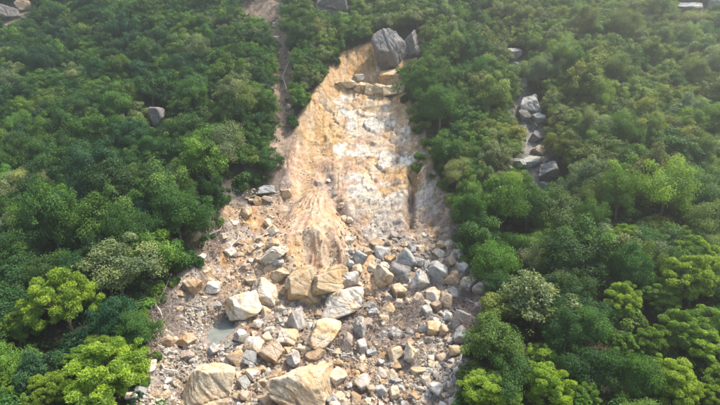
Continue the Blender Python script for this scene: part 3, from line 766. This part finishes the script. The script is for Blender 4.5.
def make_shrub(seed, Rr=1.3, nleaf=2600, leaf=.24):
    g = np.random.default_rng(seed); cl = []
    for k in range(13):
        a = g.uniform(0, math.tau); r = Rr * .7 * math.sqrt(g.random()); cl.append((np.array([r * math.cos(a), r * math.sin(a), g.uniform(.35, 1.0) * Rr * (1.1 - .5 * r / Rr)]), Rr * g.uniform(.24, .42)))
    tot = sum(r * r for _, r in cl); Cs, Ns, Tn = [], [], []
    for p, rc in cl:
        m = int(nleaf * rc * rc / tot); d = g.normal(size=(m, 3)); d[:, 2] += .35; d /= np.linalg.norm(d, axis=1)[:, None]
        Cs.append(p + d * rc * g.uniform(.5, 1.15, m)[:, None]); Ns.append(d + np.array([0, 0, .5]) + g.normal(size=(m, 3)) * .5)
        Tn.append(np.clip(.5 + g.normal() * .13 + g.normal(size=m) * .18, 0, 1))
    C = np.concatenate(Cs); Nn = np.concatenate(Ns); T = np.concatenate(Tn)
    V, F = leaves(C, Nn, leaf * g.uniform(.7, 1.3, len(C)), leaf * .55 * g.uniform(.7, 1.3, len(C)), g)
    tr = [tube([(0, 0, -.5), p * .5 + np.array([0, 0, .1]), p], [.05, .035, .012], 4) for p, rc in cl]
    return mesh_np("foliage", V, F, m_leaf, False, {"leaf_tone": np.repeat(T, 4)}), mesh_np("stems", *join(tr), m_bark)
BROAD = [make_broadleaf(100 + k, nleaf=[17000, 14000, 15000, 17000, 13500, 15000, 18000][k], leaf=[.21, .25, .23, .20, .27, .23, .19][k],
                        nclump=[80, 66, 74, 88, 62, 72, 92][k], flat=[.86, .98, .82, 1.05, .88, .95, .9][k]) for k in range(7)]
PALE = [make_broadleaf(200 + k, nleaf=6500, leaf=.36, nclump=40, flat=.85, loose=.35) for k in range(2)]
PINE = [make_pine(300 + k, nclump=[96, 80, 104, 88][k]) for k in range(4)]
SHRUB = [make_shrub(400 + k) for k in range(4)]

G = dict(deep=(.033, .092, .019), mid=(.054, .128, .022), fresh=(.098, .190, .026), lime=(.185, .285, .030), olive=(.165, .205, .046),
         grey=(.165, .205, .092), teal=(.027, .088, .034), pine=(.195, .285, .030), pinedk=(.120, .205, .028), moss=(.122, .188, .040))
KEEP = [SCAR_PX[:13] + [(458, 400), (462, 440), (150, 440), (152, 400)] + SCAR_PX[15:],                     # what the slide bares
        [(514, 98), (524, 88), (542, 88), (549, 118), (550, 148), (566, 162), (566, 198), (548, 200), (536, 182), (508, 176), (498, 168), (514, 153), (526, 148), (526, 132), (514, 124)],
        [(238, -10), (284, -10), (281, 14), (281, 42), (273, 38), (265, 22), (246, 14)],
        [(276, 44), (289, 44), (295, 160), (276, 165)], [(370, 30), (420, 28), (422, 52), (404, 66), (375, 72)],
        [(149, 105), (168, 105), (168, 132), (149, 132)], [(0, 4), (30, 0), (34, 10), (16, 24), (0, 24)], [(676, 0), (720, 0), (720, 8), (680, 14)],
        [(314, -8), (349, -8), (349, 14), (314, 14)], [(505, 47), (520, 47), (522, 61), (508, 61)], [(512, 62), (518, 62), (529, 90), (522, 90)]]
def clear_of(cx, cy, rx, ry, k=.6):
    a = np.arange(10) / 10 * math.tau
    xs = np.concatenate([[cx], cx + rx * k * np.cos(a)]); ys = np.concatenate([[cy], cy + ry * k * np.sin(a)])
    return not any(in_poly(xs, ys, p).any() for p in KEEP)
MARKS = [(388, 50, "the huge perched boulder"), (158, 117, "the lone grey forest boulder"), (12, 12, "the top left corner slabs"), (255, 10, "the bare strip up top"),
         (284, 95, "the left gully"), (531, 107, "the upper gully slabs"), (550, 172, "the dark gully boulder"), (700, 6, "the top right corner slabs"), (513, 54, "the highest gully slab"),
         (665, 192, "the glowing tree"), (622, 300, "the lone bright pine"), (694, 280, "the spreading bright pine"), (535, 298, "the pale loose-leaved tree"),
         (68, 303, "the broad bright pine"), (108, 366, "the biggest pine"), (118, 268, "the greyish rounded tree"), (55, 228, "the large domed tree"), (490, 390, "the lime-green pine"),
         (672, 385, "the bright flat-topped pine"), (331, 3, "the top edge boulder"), (421, 152, "the hanging green vines"), (208, 388, "the huge grey-topped boulder"), (400, 272, "the smooth dark grey boulder")]
RMARKS = [(208, 388, "the huge grey-topped boulder"), (302, 386, "the huge wedge-shaped boulder"), (342, 303, "the rounded pale boulder"), (400, 272, "the smooth dark boulder"), (220, 331, "the murky pool"),
          (274, 254, "the long pale slab"), (213, 287, "the white left-slope boulder"), (267, 190, "the blue-grey gully boulder"), (411, 356, "the tall white slab"), (432, 330, "the cream twin blocks"),
          (453, 278, "the tan right-edge block"), (437, 390, "the bottom white block"), (172, 320, "the grey dead twigs"), (315, 240, "the gullied orange mound"), (360, 330, "the tall leaning slab")]
def name_by_marks():
    byl = {}
    for ob, what, px, py, marks in TO_NAME:
        mx, my, ph = min(marks, key=lambda m: math.hypot(px - m[0], (py - m[1]) * 1.2))
        d = math.hypot(px - mx, py - my); a = math.degrees(math.atan2(my - py, px - mx)) % 360
        k = .4 if marks is RMARKS else 1.0
        far_ = "just" if d < 42 * k else "somewhat" if d < 85 * k else "well"
        dr = ["right of", "above right of", "above", "above left of", "left of", "below left of", "below", "below right of"][int((a + 22.5) // 45) % 8]
        byl.setdefault(f"{what} {far_} {dr} {ph}", []).append((px, ob))
    ORD = ["leftmost", "second from left", "third from left", "fourth from left", "fifth from left", "sixth from left", "seventh from left", "eighth from left", "ninth from left"]
    for lb, obs in byl.items():
        obs.sort(key=lambda t: t[0])
        for i_, (_, ob) in enumerate(obs):
            ob["label"] = lb if len(obs) == 1 else f"{lb}, {'rightmost' if i_ == len(obs) - 1 else ORD[min(i_, 8)]}"
def region(px, py):
    if px < 300 and py < 200: return ("on the upper slope left of the scar", "upper left") if py < 90 else ("on the middle slope left of the scar", "middle left")
    if px < 300: return ("beside the debris at the lower left", "lower left")
    if py < 60 and px < 470: return ("above the head of the scar", "above scar")
    if px < 530 and py < 210: return ("on the rib between the scar and the right gully", "rib")
    if py < 100: return ("on the hazy top slope right of the gully", "upper right")
    if py < 210: return ("on the hazy slope right of the gully", "middle right")
    if px < 560: return ("beside the debris at the lower right", "lower right near")
    return ("on the lower slope at the far right", "lower right")
TW = dict(deep="dark green", mid="mid-green", fresh="fresh green", lime="bright yellow-green", olive="olive-green", grey="greyish green", teal="bluish green", pine="bright yellow-green", pinedk="dull green", moss="mossy green")
trees = []                                     # (x, y, R)
TO_NAME = []                                   # (object, what, px, py, landmarks)
def plant_tree(x, y, s, kind, tone, label=None, group=None, px=0, py=0):
    gz, _ = ground(x, y)
    lib, nm, cat, R0 = dict(broad=(BROAD, "broadleaf_tree", "tree", 3.0), pale=(PALE, "large_leaved_tree", "tree", 3.0), pine=(PINE, "pine_tree", "pine tree", 3.4), shrub=(SHRUB, "shrub", "shrub", 1.3))[kind]
    cm, tm = lib[R.randrange(len(lib))]
    k = s / R0
    e = link(bpy.data.objects.new(nm, None)); e.location = (x, y, gz); e.empty_display_size = .5
    e.rotation_euler = (R.uniform(-.08, .02), R.uniform(-.05, .05), R.uniform(0, 6.28)); e.scale = (k * R.uniform(.75, 1.3), k * R.uniform(.75, 1.3), k * R.uniform(.8, 1.4)) if kind != 'pine' else (k * R.uniform(.85, 1.15), k * R.uniform(.85, 1.15), k * R.uniform(.85, 1.2))
    c = bpy.data.objects.new("crown" if kind != 'shrub' else "foliage", cm); link(c, e)
    t = bpy.data.objects.new("trunk" if kind != 'shrub' else "stems", tm); link(t, e)
    j = R.uniform(.78, 1.25) if not label else R.uniform(.95, 1.12); h = R.uniform(-.15, .15) if not label else R.uniform(-.03, .06); cc = G[tone]
    c.color = (cc[0] * j * (1 + h), cc[1] * j, cc[2] * j * (1 - h), 1)
    if not label:
        nmw = {"broad": "broadleaf tree", "pale": "large-leaved tree", "pine": "pine", "shrub": "low shrub"}[kind]
        TO_NAME.append((e, f"{TW[tone]} {nmw}", px, py, MARKS)); label = "x"; group = f"{TW[tone]} {nmw}s {region(px, py)[1]}"
    tag(e, label, cat, group); trees.append((x, y, s))
    return e
def tree_at(px, py, wpx, kind, tone, label):
    """crown centre seen at px, py with apparent width wpx"""
    R0 = 3.4 if kind == 'pine' else 3.0 if kind != 'shrub' else 1.3
    f = .98 if kind == 'pine' else 1.12 if kind != 'shrub' else .6
    d = ray(px, py); t = np.arange(25, 220, .25)   # first distance at which the crown centre stands f*s above the ground
    P = CAM + d * t[:, None]; s = wpx / FPX * (t * (d @ FWD)) / 2 * .92
    k = np.nonzero(P[:, 2] - H(P[:, 0], P[:, 1]) <= f * s)[0]; k = k[0] if len(k) else -1
    P, s = P[k], float(s[k])
    return plant_tree(P[0], P[1], s, kind, tone, label, None, px, py)
HERO = [
 (68, 303, 82, 'pine', 'pine', "broad bright yellow-green pine standing above the biggest pine at the lower left"),
 (108, 366, 98, 'pine', 'pine', "biggest bright pine, right against the debris at the lower left"),
 (8, 386, 46, 'pine', 'lime', "lime-green pine cut off by the bottom left corner"),
 (46, 398, 50, 'pine', 'pine', "bright pine at the bottom edge left of the biggest pine"),
 (22, 330, 44, 'pine', 'pinedk', "dull green pine at the left edge below the broad bright pine"),
 (118, 268, 62, 'broad', 'grey', "greyish green rounded tree uphill of the two big pines"),
 (152, 252, 50, 'broad', 'fresh', "fresh green tree touching the left edge of the scar"),
 (55, 228, 62, 'broad', 'mid', "large mid-green domed tree halfway down the left slope"),
 (135, 336, 36, 'broad', 'mid', "small mid-green tree squeezed between the biggest pine and the debris"),
 (210, 165, 46, 'broad', 'fresh', "fresh green tree overhanging the left rim of the scar"),
 (15, 275, 50, 'broad', 'deep', "dark green tree at the left edge above the dull pine"),
 (178, 215, 48, 'broad', 'mid', "mid-green tree leaning over the dark left rim"),
 (622, 300, 46, 'pine', 'pine', "tall bright pine standing alone at the right"),
 (694, 280, 66, 'pine', 'pine', "spreading bright pine at the right edge"),
 (658, 298, 42, 'pine', 'pinedk', "dull green pine between the lone bright pine and the spreading one"),
 (545, 390, 56, 'pine', 'pine', "bright pine at the bottom edge, third from the debris"),
 (490, 390, 58, 'pine', 'lime', "lime-green pine hugging the debris at the bottom right"),
 (585, 398, 44, 'pine', 'pinedk', "dull green pine at the bottom edge right of the bright one"),
 (672, 385, 60, 'pine', 'pine', "bright flat-topped pine near the bottom right corner"),
 (708, 345, 58, 'pine', 'lime', "lime-green pine at the right edge below the spreading pine"),
 (712, 400, 44, 'pine', 'pine', "bright pine in the bottom right corner"),
 (650, 345, 40, 'pine', 'pinedk', "dull green pine behind the bright flat-topped pine"),
 (625, 350, 34, 'pine', 'pinedk', "small dull green pine below the lone bright pine"),
 (540, 355, 26, 'broad', 'lime', "small lime-green tree above the bottom bright pines"),
 (535, 298, 66, 'pale', 'grey', "pale greyish tree with big loose leaves right of the debris"),
 (500, 306, 40, 'pale', 'olive', "olive tree with loose leaves at the right rim of the debris"),
 (528, 262, 40, 'broad', 'grey', "greyish green tree uphill of the pale loose-leaved tree"),
 (498, 200, 54, 'broad', 'fresh', "fresh green bushy tree left of the dark gully boulder"),
 (470, 215, 36, 'broad', 'mid', "mid-green tree at the right rim of the scar"),
 (478, 240, 40, 'broad', 'mid', "mid-green tree shading the blocks at the right rim"),
 (665, 192, 56, 'broad', 'lime', "glowing yellow-green tree on the right slope"),
 (618, 200, 44, 'broad', 'fresh', "fresh green tree left of the glowing yellow-green one"),
 (422, 85, 34, 'broad', 'mid', "mid-green tree just under the dark perched boulders"),
 (440, 110, 36, 'broad', 'mid', "mid-green tree overhanging the right rim of the upper scar"),
 (448, 150, 38, 'broad', 'mid', "mid-green tree beside the hanging green vines"),
 (565, 340, 40, 'broad', 'deep', "dark green tree below the pale loose-leaved tree"),
 (595, 265, 40, 'broad', 'deep', "dark green tree above the lone bright pine"),
]
for h_ in HERO: tree_at(*h_)
for px, py, w, lb in [(420, 152, 14, "bright green shrub hanging in the vine streak on the right wall"), (418, 163, 13, "green shrub at the lower tip of the vine streak"), (426, 140, 14, "green shrub at the top of the vine streak")]:
    tree_at(px, py, w, 'shrub', 'fresh', lb)

RIM = [(407, 98), (411, 112), (420, 124), (431, 150), (437, 170), (446, 186), (452, 204), (457, 220), (462, 238), (467, 256), (486, 268), (476, 335), (466, 352), (462, 372),
       (214, 224), (227, 200), (207, 242), (240, 186), (258, 178), (196, 262), (176, 284), (160, 302), (152, 330), (155, 360), (150, 385), (292, 122), (305, 100), (322, 76), (338, 56)]
for px, py in RIM:
    for k in range(2):
        a_, b_ = px + R.uniform(-5, 5), py + R.uniform(-5, 5); e_ = tree_at(a_, b_, R.uniform(9, 17), 'shrub', R.choice(['mid', 'deep', 'olive', 'moss', 'fresh']), "x")
        TO_NAME.append((e_, "overhanging rim shrub", a_, b_, MARKS)); e_["group"] = "shrubs overhanging the rim of the scar"
# the rest of the wood: dart throwing on the slope
cands = []
for _ in range(80000):
    y = 24 + 150 * R.random() ** 1.0; x = R.uniform(-1, 1) * (26 + y * .80)
    cands.append((x, y))
zc_ = H(np.array([c[0] for c in cands]), np.array([c[1] for c in cands]))
sdc = scar_depth(np.array([c[0] for c in cands]), np.array([c[1] for c in cands]))
cell = {}
def near(x, y, r):
    i, j = int(x // 5), int(y // 5)
    for a in (-1, 0, 1):
        for b_ in (-1, 0, 1):
            for (tx, ty, tr_) in cell.get((i + a, j + b_), ()):
                if math.hypot(x - tx, y - ty) < (r + tr_) * .50: return True
    return False
for t in trees: cell.setdefault((int(t[0] // 5), int(t[1] // 5)), []).append(t)
wild = []
HSEEN = []
for h_, t_ in zip(HERO, trees):
    q = project(np.array([t_[0], t_[1], H(np.array([t_[0]]), np.array([t_[1]]))[0] + t_[2]]))[0]; HSEEN.append((q[0], q[1], h_[2] / 2, q[2] + .5))
for (x, y), z, sd_ in zip(cands, zc_, sdc):
    if sd_ > -.3: continue
    s = (1.7 + 1.6 * R.random() ** 1.4) * (1.12 if y < 66 else 1.0 if y < 78 else .78)
    if near(x, y, s): continue
    P = np.array([x, y, z + s * 1.12]); q = project(P)[0]; rp = s * FPX / q[2]
    if q[0] < -60 or q[0] > 780 or q[1] < -45 or q[1] > 470: continue
    if not clear_of(q[0], q[1], rp, rp * .8): continue
    if any(math.hypot(q[0] - hx, (q[1] - hy)) < hr * .95 + rp * .8 and q[2] < hd for hx, hy, hr, hd in HSEEN): continue
    cell.setdefault((int(x // 5), int(y // 5)), []).append((x, y, s)); wild.append((rp, x, y, s, q[0], q[1]))
def in_view(w): return -w[0] < w[4] < 720 + w[0] and -w[0] < w[5] < 405 + w[0]
wild.sort(key=lambda w: (not in_view(w), -w[0]))
def tone_for(px, py):
    v = vnoise(np.array([px / 60.]), np.array([py / 45.]))[0]; r = R.random()
    if px > 480 and py < 235:  pool_ = [('olive', 4), ('moss', 4), ('grey', 2), ('mid', 2), ('fresh', 1)]  # paler olive tones here put the warm sunlit haze into the leaf colour
    elif px > 440:             pool_ = [('deep', 2.5), ('mid', 4), ('teal', .6), ('moss', 3), ('fresh', 2.2), ('grey', .8)]
    elif px > 290:             pool_ = [('mid', 4), ('moss', 3), ('grey', 2), ('fresh', 1.5)]
    else:                      pool_ = [('deep', 3), ('mid', 4), ('teal', 2), ('fresh', 2.2), ('moss', 1), ('grey', .8)]
    return R.choices([p[0] for p in pool_], [p[1] for p in pool_])[0]
n_broad = sum(1 for h_ in HERO if h_[3] == 'broad')
singles = wild[:315 - n_broad]; mass = wild[315 - n_broad:]
for rp, x, y, s, px, py in singles:
    if (px > 560 and py > 235 and R.random() < .42) or (px < 110 and py > 310 and R.random() < .5): plant_tree(x, y, s * 1.1, 'pine', R.choice(['pinedk', 'pinedk', 'pine']), px=px, py=py)
    else: plant_tree(x, y, s, 'broad', tone_for(px, py), px=px, py=py)
open("/tmp/stats.txt", "a").write(f"{len(wild)} {sum(in_view(w) for w in wild)}\n") if False else print("wild trees", len(wild), "in view", sum(in_view(w) for w in wild))
# shrubs filling the rims and gaps, individually
ns = 0
q_all = project(np.stack([np.array([c[0] for c in cands]), np.array([c[1] for c in cands]), zc_], 1))
for i_ in range(len(cands) - 1, -1, -1):
    if ns >= 235: break
    (x, y), q0, sdv = cands[i_], q_all[i_], sdc[i_]
    if not (-10 < q0[0] < 730 and -5 < q0[1] < 415) or sdv > -.2: continue
    if sdv < -5 and R.random() < .6: continue
    s = R.uniform(.9, 1.9)
    if near(x, y, s * .55): continue
    q = project(np.array([x, y, ground(x, y)[0] + s * .6]))[0]; rp = s * FPX / q[2]
    if not clear_of(q[0], q[1], rp, rp * .8, .35): continue
    plant_tree(x, y, s, 'shrub', tone_for(q[0], q[1]), px=q[0], py=q[1]); cell.setdefault((int(x // 5), int(y // 5)), []).append((x, y, s)); ns += 1
print("shrubs", ns)
# trees beyond the count: one mass of the small far ones (crowns kept in the same mesh, set out on its loose points)
def lod_crown(seed, n_=4200, leaf=.33):
    me = make_broadleaf(seed, nleaf=n_, leaf=leaf, nclump=60)[0]
    V = np.zeros(len(me.vertices) * 3, np.float32); me.vertices.foreach_get("co", V)
    T = np.zeros(len(me.vertices), np.float32); me.attributes["leaf_tone"].data.foreach_get("value", T)
    bpy.data.meshes.remove(me); return V.reshape(-1, 3), T
mass = [w for w in mass if -w[0] - 40 < w[4] < 760 + w[0] and -30 - w[0] < w[5] < 430 + w[0]]
LOD = [lod_crown(900 + k) for k in range(5)]
PV = np.array([(x, y, ground(x, y)[0]) for rp, x, y, s, px, py in mass]); npt = len(PV)
V = np.concatenate([PV] + [l[0] for l in LOD]); var = np.concatenate([np.zeros(npt)] + [np.full(len(l[0]), k + 1.) for k, l in enumerate(LOD)])
F = np.arange(npt, len(V)).reshape(-1, 4)
pad = len(V) - npt
ptint = np.concatenate([np.array([np.array(G[tone_for(w[4], w[5])]) * R.uniform(.8, 1.25) for w in mass]), np.zeros((pad, 3))])
m_far = leaf_material("far_leaves", .33, True)
for nd in m_far.node_tree.nodes:
    if nd.bl_idname == "ShaderNodeAttribute" and nd.attribute_name == "tint": nd.attribute_type = 'INSTANCER'; nd.attribute_name = "tree_tint"
fme = mesh_np("forest", V, F, m_far, False, {"variant": var, "leaf_tone": np.concatenate([np.zeros(npt)] + [l[1] for l in LOD]), "tree_tint": ptint,
      "tree_size": np.concatenate([[w[3] / 3 for w in mass], np.zeros(pad)]), "tree_turn": np.concatenate([rng.uniform(0, 6.28, npt), np.zeros(pad)]), "tree_pick": np.concatenate([rng.integers(0, 5, npt).astype(float), np.zeros(pad)])})
fo = link(bpy.data.objects.new("forest", fme)); tag(fo, "mass of small trees filling the wooded slopes behind the larger ones", "forest", kind="stuff")
ng = bpy.data.node_groups.new("set_out_trees", 'GeometryNodeTree')
ng.interface.new_socket("Geometry", in_out='INPUT', socket_type='NodeSocketGeometry'); ng.interface.new_socket("Geometry", in_out='OUTPUT', socket_type='NodeSocketGeometry')
gi, go_ = ng.nodes.new("NodeGroupInput"), ng.nodes.new("NodeGroupOutput")
def attr(name_):
    a = ng.nodes.new("GeometryNodeInputNamedAttribute"); a.data_type = 'FLOAT'; a.inputs["Name"].default_value = name_; return a.outputs["Attribute"]
def part_of(k):
    sp_ = ng.nodes.new("GeometryNodeSeparateGeometry"); sp_.domain = 'POINT'; cmp_ = ng.nodes.new("FunctionNodeCompare"); cmp_.data_type = 'FLOAT'; cmp_.operation = 'EQUAL'
    ng.links.new(attr("variant"), cmp_.inputs[0]); cmp_.inputs[1].default_value = k; cmp_.inputs["Epsilon"].default_value = .1
    ng.links.new(gi.outputs[0], sp_.inputs[0]); ng.links.new(cmp_.outputs[0], sp_.inputs[1]); return sp_.outputs[0]
iop = ng.nodes.new("GeometryNodeInstanceOnPoints"); g2i = ng.nodes.new("GeometryNodeGeometryToInstance")
for k in range(5): ng.links.new(part_of(k + 1.), g2i.inputs[0])
ng.links.new(part_of(0.), iop.inputs["Points"]); ng.links.new(g2i.outputs[0], iop.inputs["Instance"]); iop.inputs["Pick Instance"].default_value = True
ng.links.new(attr("tree_pick"), iop.inputs["Instance Index"])
cxyz = ng.nodes.new("ShaderNodeCombineXYZ"); ng.links.new(attr("tree_turn"), cxyz.inputs[2]); ng.links.new(cxyz.outputs[0], iop.inputs["Rotation"])
ng.links.new(attr("tree_size"), iop.inputs["Scale"]); ng.links.new(iop.outputs[0], go_.inputs[0])
fo.modifiers.new("set_out_trees", 'NODES').node_group = ng
print("forest mass", npt)
# undergrowth between the trunks
g = np.random.default_rng(77); Cs, Ns, Tn, Ct = [], [], [], []
cnt = 0
UY = 26 + 110 * g.random(40000); UX = g.uniform(-1, 1, 40000) * (22 + UY * .76)
uq = project(np.stack([UX, UY, H(UX, UY)], 1))
uok = (scar_depth(UX, UY) < -.1) & (uq[:, 0] > -20) & (uq[:, 0] < 740) & (uq[:, 1] > -10) & (uq[:, 1] < 420) & ~in_poly(uq[:, 0], uq[:, 1] - 4, KEEP[0])
for p in KEEP[1:]: uok &= ~(in_poly(uq[:, 0], uq[:, 1] - 4, p) & (g.random(40000) < .93))
for k in np.nonzero(uok)[0][:5200]:
    x, y = UX[k], UY[k]
    gz = ground(x, y)[0]; m = 26; r = g.uniform(.4, .9)
    d = g.normal(size=(m, 3)); d[:, 2] = np.abs(d[:, 2]) + .2; d /= np.linalg.norm(d, axis=1)[:, None]
    Cs.append(np.array([x, y, gz]) + d * r * g.uniform(.4, 1.1, m)[:, None] * np.array([1, 1, .9])); Ns.append(d + np.array([0, 0, .6]) + g.normal(size=(m, 3)) * .4)
    Tn.append(np.clip(.45 + g.normal(size=m) * .2, 0, 1))
    tone = ['deep', 'mid', 'teal', 'moss', 'olive'][int(g.integers(0, 5))]; Ct.append(np.repeat((np.array(G[tone]) * g.uniform(.7, 1.1))[None], m * 4, 0))
C = np.concatenate(Cs); V, F = leaves(C, np.concatenate(Ns), .42 * g.uniform(.7, 1.3, len(C)), .24 * g.uniform(.7, 1.3, len(C)), g)
ug = link(bpy.data.objects.new("undergrowth", mesh_np("undergrowth", V, F, m_leaf_mass, False, {"leaf_tone": np.repeat(np.concatenate(Tn), 4), "tint": np.concatenate(Ct)})))
tag(ug, "leafy undergrowth covering the forest floor between the trees", "undergrowth", kind="stuff")

# ------------------------------------------------------------------ dead brush and fallen wood
def brush(px0, py0, rx, ry, n_, seed, label, mat=m_dead, lmax=2.2, lean=(0, 0)):
    g = np.random.default_rng(seed); parts = []
    for k in range(n_):
        a = g.uniform(0, math.tau); r = math.sqrt(g.random()); P = hit(px0 + rx * r * math.cos(a), py0 + ry * r * math.sin(a))
        P = P + np.array([0, 0, g.uniform(0, .7)])
        d = g.normal(size=3) * np.array([1, 1, .5]) + np.array([lean[0], lean[1], .35]); d /= np.linalg.norm(d)
        L = g.uniform(.6, lmax); b1 = g.normal(size=3) * .18 * L
        r0 = g.uniform(.012, .045)
        parts.append(tube([P - d * L * .3, P + d * L * .2 + b1 * .5, P + d * L * .6 + b1, P + d * L + b1 * 1.2 - np.array([0, 0, .1 * L])], [r0, r0 * .9, r0 * .6, r0 * .3], 3))
    o = link(bpy.data.objects.new("dead_brush", mesh_np("dead_brush", *join(parts), mat)))
    tag(o, label, "dead brush", kind="stuff"); return o
brush(474, 316, 20, 28, 950, 1, "tangle of brown dead branches at the right edge of the debris")
brush(392, 328, 40, 24, 330, 2, "streak of purplish brown dead brush below the dark boulder", lean=(.8, .6))
brush(412, 312, 10, 26, 260, 3, "dead brush and roots along the right rubble tongue", lean=(.2, .9))
brush(164, 318, 16, 28, 380, 4, "grey dead twigs along the left edge of the debris")
brush(216, 232, 12, 26, 300, 5, "dark broken branches under the left rim of the scar", lean=(-.2, -.6))
brush(345, 345, 10, 14, 80, 6, "fine roots among the slabs in the lower middle debris")
brush(257, 12, 30, 14, 260, 7, "dry brown scrub on the bare strip at the top left of the scar")
brush(284, 95, 7, 45, 170, 8, "dry brown scrub lining the left gully", lean=(0, .5))
brush(455, 225, 7, 26, 150, 9, "dark roots hanging from the right rim of the scar", lean=(-.3, -.5))
def log(pxa, pya, pxb, pyb, r, label, mat=m_bleach, nb=4, seed=1):
    g = np.random.default_rng(seed); a = hit(pxa, pya) + np.array([0, 0, .25]); b = hit(pxb, pyb) + np.array([0, 0, .3]); L = np.linalg.norm(b - a)
    e = link(bpy.data.objects.new("fallen_trunk", None)); e.location = a
    v = b - a; m1 = v * .35 + g.normal(size=3) * .06 * L; m2 = v * .7 + g.normal(size=3) * .06 * L
    link(bpy.data.objects.new("stem", mesh_np("stem", *tube([v * 0, m1, m2, v], [r * 1.4, r * 1.2, r, r * .4], 7), mat)), e)
    for k in range(nb):
        t = g.uniform(.35, .95); p0 = v * t; d = g.normal(size=3) * .6 + v / L * .7 + np.array([0, 0, .35]); d /= np.linalg.norm(d); l = g.uniform(.5, 1.4)
        link(bpy.data.objects.new("branch", mesh_np("branch", *tube([p0, p0 + d * l * .5 + g.normal(size=3) * .08, p0 + d * l], [r * .45, r * .3, r * .1], 5), mat)), e)
    tag(e, label, "fallen trunk")
log(458, 346, 482, 338, .10, "bleached fallen trunk lying through the right-hand dead brush", seed=1)
log(352, 356, 318, 352, .07, "thin pale trunk lying across the grey-pink slabs", seed=2)
log(150, 300, 172, 330, .09, "grey dead trunk slanting down the left edge of the debris", seed=3)
log(203, 252, 226, 222, .09, "dark broken trunk under the left rim of the scar", m_dead, seed=4)
log(470, 300, 455, 330, .08, "brown dead trunk slanting through the right-hand brush", m_dead, seed=5)
log(385, 345, 405, 318, .07, "brown dead stem in the middle brush streak", m_dead, seed=6)
log(120, 384, 140, 372, .08, "bleached branch poking out under the biggest pine", seed=7)
log(290, 60, 288, 100, .07, "pale dead trunk standing in the left gully", seed=8)

for k, (a_, b_, c_, d_, r_, lb) in enumerate([
    (228, 262, 240, 232, .08, "dark broken trunk lying down the left slope beneath the rim trees"), (196, 272, 212, 262, .07, "short snapped trunk at the left edge above the white boulder"),
    (446, 244, 462, 232, .08, "snapped trunk under the trees at the right rim"), (462, 356, 452, 384, .08, "dead trunk pointing down the lower right edge of the rubble"),
    (372, 338, 352, 366, .06, "thin dead stem beside the grey slab fragment"), (180, 304, 206, 312, .06, "thin grey stem lying above the pool"),
    (162, 366, 180, 378, .08, "grey trunk left of the huge grey-topped boulder"), (478, 296, 488, 276, .07, "bare snag leaning at the far right edge of the debris"),
    (268, 176, 284, 166, .07, "dark snapped trunk at the foot of the left gully"), (420, 300, 404, 316, .06, "brown stem above the middle brush streak")]):
    log(a_, b_, c_, d_, r_, lb, m_dead if k % 3 else m_bleach, 5, 20 + k)
TO_NAME += [r + (RMARKS,) for r in ROCKS_NAME + EXTRA]
name_by_marks()

# ------------------------------------------------------------------ the hazy air
x0, x1, y0, y1, z0, z1 = -178, 178, -38, 308, float(TV[:, 2].min()) - 2, float(TV[:, 2].max()) + 12
bm = bmesh.new(); bmesh.ops.create_cube(bm, size=1)
for v in bm.verts: v.co = Vector(((x0, x1)[v.co.x > 0], (y0, y1)[v.co.y > 0], (z0, z1)[v.co.z > 0]))
hm = bpy.data.meshes.new("haze"); bm.to_mesh(hm); bm.free()
hz = link(bpy.data.objects.new("haze", hm)); tag(hz, "thin pale haze in the air over the slope", "haze", kind="stuff")
m, n, o = new_mat("hazy_air"); pv = N(n, "ShaderNodeVolumePrincipled")
pv.inputs["Color"].default_value = (1.0, .98, .90, 1); pv.inputs["Density"].default_value = .0026; pv.inputs["Anisotropy"].default_value = .80
n.links.new(pv.outputs[0], o.inputs["Volume"]); hm.materials.append(m)
